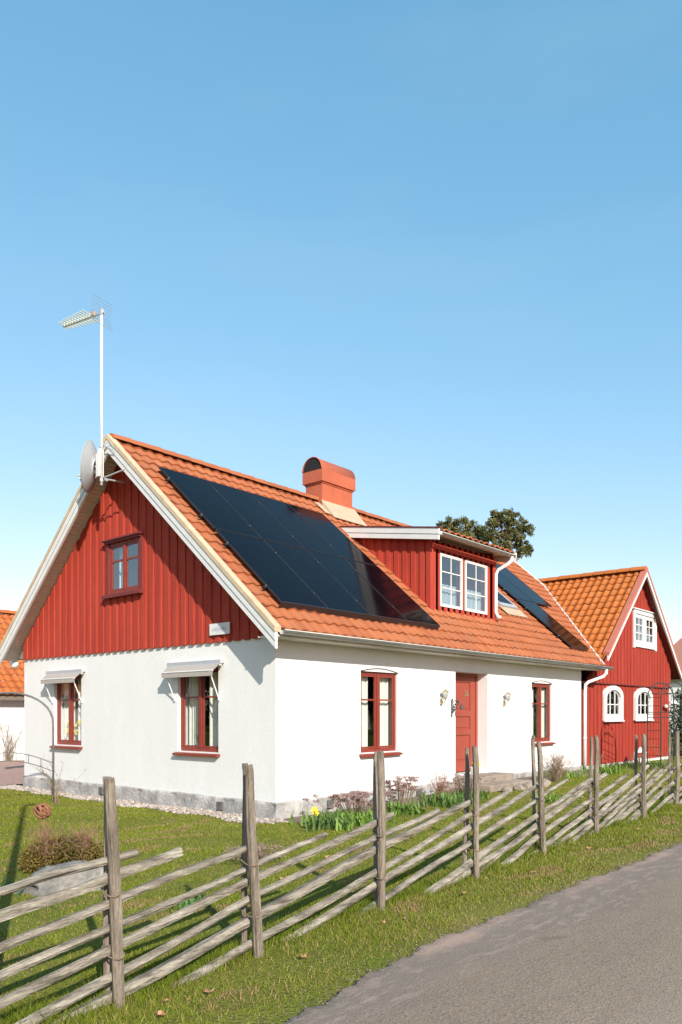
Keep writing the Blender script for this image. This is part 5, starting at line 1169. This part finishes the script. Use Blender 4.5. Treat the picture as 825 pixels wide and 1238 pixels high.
# ------------------------------------------------------------------ garden arches
A0 = Vector((-1.2,4.91,gzf(-1.2,4.91))); AD = Vector((-.62,.785,0)).normalized(); AW = 1.75
ar = empty('garden_arch', tuple(A0), 'thin grey metal pipe garden arch left of the white gable wall', 'garden arch')
def archpts(base, W, Hs, off=0, n=18):
    pts = [base+Vector((0,0,0)), base+Vector((0,0,Hs))]
    for k in range(1, n): a = math.pi*k/n; pts.append(base+AD*(W/2-W/2*math.cos(a))+Vector((0,0,Hs+.62*math.sin(a)**.9)))
    pts += [base+AD*W+Vector((0,0,Hs)), base+AD*W]; return [tuple(p) for p in pts]
PD_ = Vector((AD.y,-AD.x,0))
mb = MB(); mb.tube(archpts(A0, AW, 1.52), .020, 10); mb.build('hoop', M['iron'], ar, smooth=True)
for z_, hgt in ((.78,.20),(.62,.20)):
    mb = MB(); pts = [A0+AD*(AW*.98*k/14)+Vector((0,0,z_+hgt*math.sin(math.pi*k/14))) for k in range(15)]; mb.tube([tuple(p) for p in pts], .009, 6)
    if z_ > .7:
        for k in range(2, 13, 2): mb.tube([tuple(pts[k]), tuple(pts[k]-Vector((0,0,.16)))], .007, 5)
    mb.build('cross_bar', M['iron'], ar)
def climber(label, base, h, seed, n=12, dirv=None):
    g_ = random.Random(seed); r = empty('climbing_rose', tuple(base), label, 'climber'); mb = MB(); tips = []
    for _ in range(n):
        p = Vector(base)+Vector((g_.uniform(-.08,.08), g_.uniform(-.08,.08), 0)); pts = [p.copy()]; d = Vector((g_.uniform(-.25,.25), g_.uniform(-.25,.25), 1))
        for k in range(7): p = p + d.normalized()*h/7*g_.uniform(.6,1.2); d += Vector((g_.uniform(-.35,.35), g_.uniform(-.35,.35), g_.uniform(-.15,.05))); pts.append(p.copy()); tips.append(tuple(p))
        mb.tube([tuple(q) for q in pts], [.007*(1-.1*k) for k in range(8)], 4, False)
    mb.build('stems', M['twig'], r); T, C_ = leaf_cloud(120, tips, [(.06,.06,.06)]*len(tips), .035, (.14,.16,.05), (.30,.22,.12), seed); cloud_mesh('leaves', T, C_, M['leaf'], r)
climber('bare climbing rose stems around the post of the grey pipe arch', A0+Vector((.03,-.02,0)), 1.0, 3)
# dark arch in front of the barn's right end
AD = Vector((.985,-.17,0)); A1 = Vector((12.55,-1.98,0)); aw = .95
def cam_w(px, D): return CAM + fw*D + rt*((px-412.5)/938*D)
A1 = cam_w(799, 20.5); A1.z = 0; A2 = cam_w(831, 20.9); A2.z = 0; AD = (A2-A1).normalized(); aw = (A2-A1).length
ga = empty('rose_arch', tuple(A1), 'tall dark green iron rose arch in front of the red barn, right edge', 'garden arch')
for off in (0, .45):
    b_ = A1 + Vector((AD.y*-1,AD.x,0))*off*1.0
    mb = MB(); pts = [b_, b_+Vector((0,0,2.0))]+[b_+AD*(aw/2-aw/2*math.cos(math.pi*k/12))+Vector((0,0,2.0+.42*math.sin(math.pi*k/12))) for k in range(1,12)]+[b_+AD*aw+Vector((0,0,2.0)), b_+AD*aw]
    mb.tube([tuple(p) for p in pts], .016, 6); mb.tube([tuple(b_+Vector((0,0,1.62))), tuple(b_+AD*aw+Vector((0,0,1.62)))], .010, 5); mb.tube([tuple(b_+Vector((0,0,1.48))), tuple(b_+AD*aw+Vector((0,0,1.48)))], .010, 5); mb.tube([tuple(b_+Vector((0,0,2.12))+AD*.08), tuple(b_+AD*(aw-.08)+Vector((0,0,2.12)))], .010, 5)
    mb.tube([tuple(b_+AD*(.30-.14*math.cos(t_))+Vector((0,0,2.2+.10*math.sin(t_)))) for t_ in np.linspace(0,6.28,13)], .008, 5, False)
    mb.build('hoop', M['greeniron'], ga)
mb = MB(); oo = Vector((AD.y*-1,AD.x,0))*.45
for k in range(9): z_ = .25+.22*k; mb.tube([tuple(A1+Vector((0,0,z_))), tuple(A1+oo+Vector((0,0,z_)))], .008, 5); mb.tube([tuple(A1+AD*aw+Vector((0,0,z_))), tuple(A1+AD*aw+oo+Vector((0,0,z_)))], .008, 5)
mb.build('side_bars', M['greeniron'], ga)
climber('thorny dark climbing rose growing up the green iron arch', A1+AD*.3+Vector((0,0,0)), 1.2, 9, 10)
# small white garden lantern at the foot of the barn
lc = Vector((14.9,-.55,gzf(14.9,-.55))); r = empty('garden_lantern', tuple(lc), 'small white garden lantern at the foot of the red barn', 'lantern')
mb = MB(); x, y, z = lc
mb.box((x-.13,y-.13,z),(x+.13,y+.13,z+.05)); 
for sx_ in (-1,1):
    for sy_ in (-1,1): mb.box((x+sx_*.12-.015,y+sy_*.12-.015,z+.05),(x+sx_*.12+.015,y+sy_*.12+.015,z+.40))
mb.lathe((x,y,z+.40), [(.21,0),(.06,.12),(.03,.12),(.03,.16),(0,.16)], 4); mb.build('case', M['white'], r)
mb = MB(); mb.lathe((x,y,z+.05), [(0,0),(.05,0),(.05,.18),(0,.18)], 12); mb.build('candle', M['ceramic'], r)

# ------------------------------------------------------------------ neighbour garage (left)
gar = empty('neighbour_garage', (1,16,0), 'white neighbour garage with bright orange tiled roof at the left edge', 'garage')
mb = MB(); mb.box((-9,16.1,-.3),(9,21.5,2.2)); mb.build('wall', M['stucco'], gar)
mb = MB(); mb.box((-9.2,15.72,2.02),(9.2,16.1,2.24)); mb.build('fascia', mat('brown_fascia', (.17,.13,.10), .8), gar)
tile_roof('roof', (-9.3,15.62,2.20), (1,0,0), (0,1,.82), 18.6, 4.9, .27, .35, .05, M['tileg'], gar, seg=5, step=.03)
mb = MB(); mb.box((-9.2,15.75,2.18),(9.2,19.3,2.19)); mb.build('ceiling', M['soffit'], gar)
ridge_caps((-9.3,19.4,5.34),(9.3,19.4,5.34), .14, M['tileg'], gar)
climber('leafless climber spread over the white garage wall', Vector((3.3,16.0,-.1)), 2.2, 14, 34)
climber('leafless climber at the left end of the white garage wall', Vector((2.2,16.0,-.1)), 2.0, 15, 8)

# ------------------------------------------------------------------ trees and background
def pine(name, label, base, crown_z, lobes, seed, h):
    r = empty(name, tuple(base), label, 'tree', None); g_ = random.Random(seed); mb = MB()
    top = Vector((base[0], base[1], crown_z)); bse = Vector(base)
    mb.tube([tuple(bse), tuple(bse.lerp(top,.5)+Vector((.15,.1,0))), tuple(top)], [.28,.2,.09], 8); 
    cen = []; rad = []
    for (dr_, dz, rr_) in lobes:
        c = top + rt*dr_ + fw*g_.uniform(-.6,.6)*rr_ + Vector((0,0,dz)); mb.tube([tuple(top-Vector((0,0,1.0+.3*abs(dr_)))), tuple((top+c)/2-Vector((0,0,.25))), tuple(c)], [.08,.05,.02], 6)
        for k in range(int(19*rr_+5)):
            d = Vector((g_.gauss(0,1), g_.gauss(0,1), g_.gauss(0,1))).normalized()*rr_*g_.uniform(.45,1.0); d.z *= .72; cen.append(tuple(c+d)); q = g_.uniform(.13,.30); rad.append((q,q,q*.75))
            if k % 3 == 0: mb.tube([tuple(c), tuple(c+d)], [.02,.008], 4, False)
    mb.build('trunk', M['bark'], r)
    T, C_ = leaf_cloud(len(cen)*46, cen, rad, .17, (.045,.062,.018), (.21,.19,.065), seed); cloud_mesh('crown', T, C_, M['needle'], r)
def at_(px, D, z=0): p = cam_w(px, D); return (p.x, p.y, z)
pine('pine_tree', 'taller dark green pine crown rising behind the roof, right of the pair', at_(612, 50), 13.3,
     [(-.55,.5,.75),(.1,.75,.75),(.75,.4,.7),(1.25,.0,.55),(-.9,-.3,.6),(.2,-.2,.8),(.95,-.7,.6),(-.3,-1.1,.7),(.5,-1.5,.6),(1.3,-1.2,.4),(-.6,1.0,.35),(.0,-2.2,.6)], 3, 15)
pine('pine_tree', 'shorter lighter pine crown rising behind the dormer, left of the pair', at_(553, 52), 13.9,
     [(-1.1,.0,.5),(-.4,.35,.55),(.4,.4,.6),(1.1,.15,.6),(1.7,-.1,.5),(-1.6,-.4,.4),(0,-.4,.8),(.9,-.6,.7),(1.7,-.8,.6),(-.8,-.9,.7),(.1,-1.4,.8),(1.0,-1.5,.7)], 8, 14)
def hedge(name, label, cen, rad, n, size, c1, c2, seed, cat='hedge'):
    r = empty(name, (cen[0][0], cen[0][1], 0), label, cat); T, C_ = leaf_cloud(n, cen, rad, size, c1, c2, seed); cloud_mesh('foliage', T, C_, M['leaf'], r)
    mb = MB()
    for c in cen: mb.tube([(c[0], c[1], -.1), (c[0], c[1], c[2])], [.06,.02], 6)
    mb.build('stem', M['bark'], r)
hc = [at_(826+14*k, 29+.5*k, 1.0) for k in range(4)]
hedge('evergreen_hedge', 'dark evergreen bush at the right edge beyond the barn corner', [(c[0], c[1], 1.1) for c in hc], [(.6,.6,1.5)]*4, 12000, .10, (.03,.045,.02), (.10,.10,.04), 5)
fh = empty('far_house', at_(850, 62), 'distant pale house with a faded red roof at the right edge', 'house')
p_ = Vector(at_(850, 62)); mb = MB(); mb.box((p_.x-5,p_.y-3,0),(p_.x+5,p_.y+3,4.2)); mb.build('wall', M['stucco'], fh)
mb = MB(); mb.prism([(p_.x-5.4,p_.y-3.6,4.0),(p_.x-5.4,p_.y+3.6,4.0),(p_.x-5.4,p_.y,7.2)], (10.8,0,0)); mb.build('roof', mat('faded_red_roof', (.45,.22,.17), .8), fh)
mb = MB(); mb.box((p_.x-5.03,p_.y-1.2,1.6),(p_.x-4.98,p_.y+.2,3.0)); mb.build('window', M['solar'], fh)

# street lamp across the lane behind the camera: it throws the long shadow over the lawn
tip = Vector((-1.78,4.91,0)); hb = -4.75; tt = (4.91-hb)/SUND.y; bx_ = tip.x - SUND.x*tt; hz = -SUND.z*tt - .15
sl_ = empty('lamp_post', (bx_, hb, 0), 'slim grey lamp post just inside the fence, left of the picture', 'lamp post')
mb = MB(); mb.tube([(bx_,hb,-.2),(bx_,hb,1.2),(bx_,hb,1.25),(bx_,hb,hz-.3),(bx_,hb,hz)], [.085,.08,.055,.04,.035], 12); mb.build('pole', M['galv'], sl_)
mb = MB(); mb.tube([(bx_,hb,hz),(bx_+.10,hb+.03,hz+.03),(bx_+.24,hb+.06,hz+.02)], [.035,.05,.035], 10); mb.build('lamp_head', M['galv'], sl_)

def wood(name, label, x0, y0, x1, y1, n, h, seed):
    g_ = np.random.default_rng(seed); cen = []; rad = []
    for k in range(n):
        t_ = k/(n-1); q = h*g_.uniform(.35,.6); cen.append((x0+(x1-x0)*t_+g_.uniform(-2,2), y0+(y1-y0)*t_+g_.uniform(-2,2), q)); rad.append((2.6,2.6,q))
    T, C_ = leaf_cloud(n*700, cen, rad, .8, (.03,.035,.018), (.10,.085,.045), seed); o = cloud_mesh(name, T, C_, M['needle']); tag(o, label, 'wood', kind='stuff')
wood('far_wood', 'belt of dark trees far off to the left beyond the lawn', -60, 10, -14, 75, 26, 9, 2)
wood('far_wood', 'belt of dark trees far along the other side of the lane', 12, -55, 70, -22, 24, 9, 3)

# trees across the lane, seen only as reflections in the window glass
def bare_tree(label, base, h, seed):
    r = empty('bare_tree', base, label, 'tree', 'bare trees across the lane'); g_ = random.Random(seed); mb = MB(); b = Vector(base)
    def br(p, d, L_, rr_, lv):
        q = p + d*L_; m_ = (p+q)/2 + Vector((g_.uniform(-.1,.1), g_.uniform(-.1,.1), 0))*L_; mb.tube([tuple(p), tuple(m_), tuple(q)], [rr_, rr_*.8, rr_*.6], 5 if lv < 3 else 4, False)
        if lv < 5:
            for _ in range(3 if lv < 4 else 2):
                e = (d + Vector((g_.uniform(-.8,.8), g_.uniform(-.8,.8), g_.uniform(-.2,.6)))).normalized(); br(q if g_.random() < .7 else m_, e, L_*g_.uniform(.6,.8), rr_*.55, lv+1)
    br(b, Vector((0,0,1)), h*.30, .22, 0); mb.build('trunk', M['bark'], r)
bare_tree('tall leafless tree left of the lane, outside the picture', (-16.5, 9, 0), 11, 3)
bare_tree('tall leafless tree far left of the cottage, outside the picture', (-22, 3.5, 0), 12, 4)
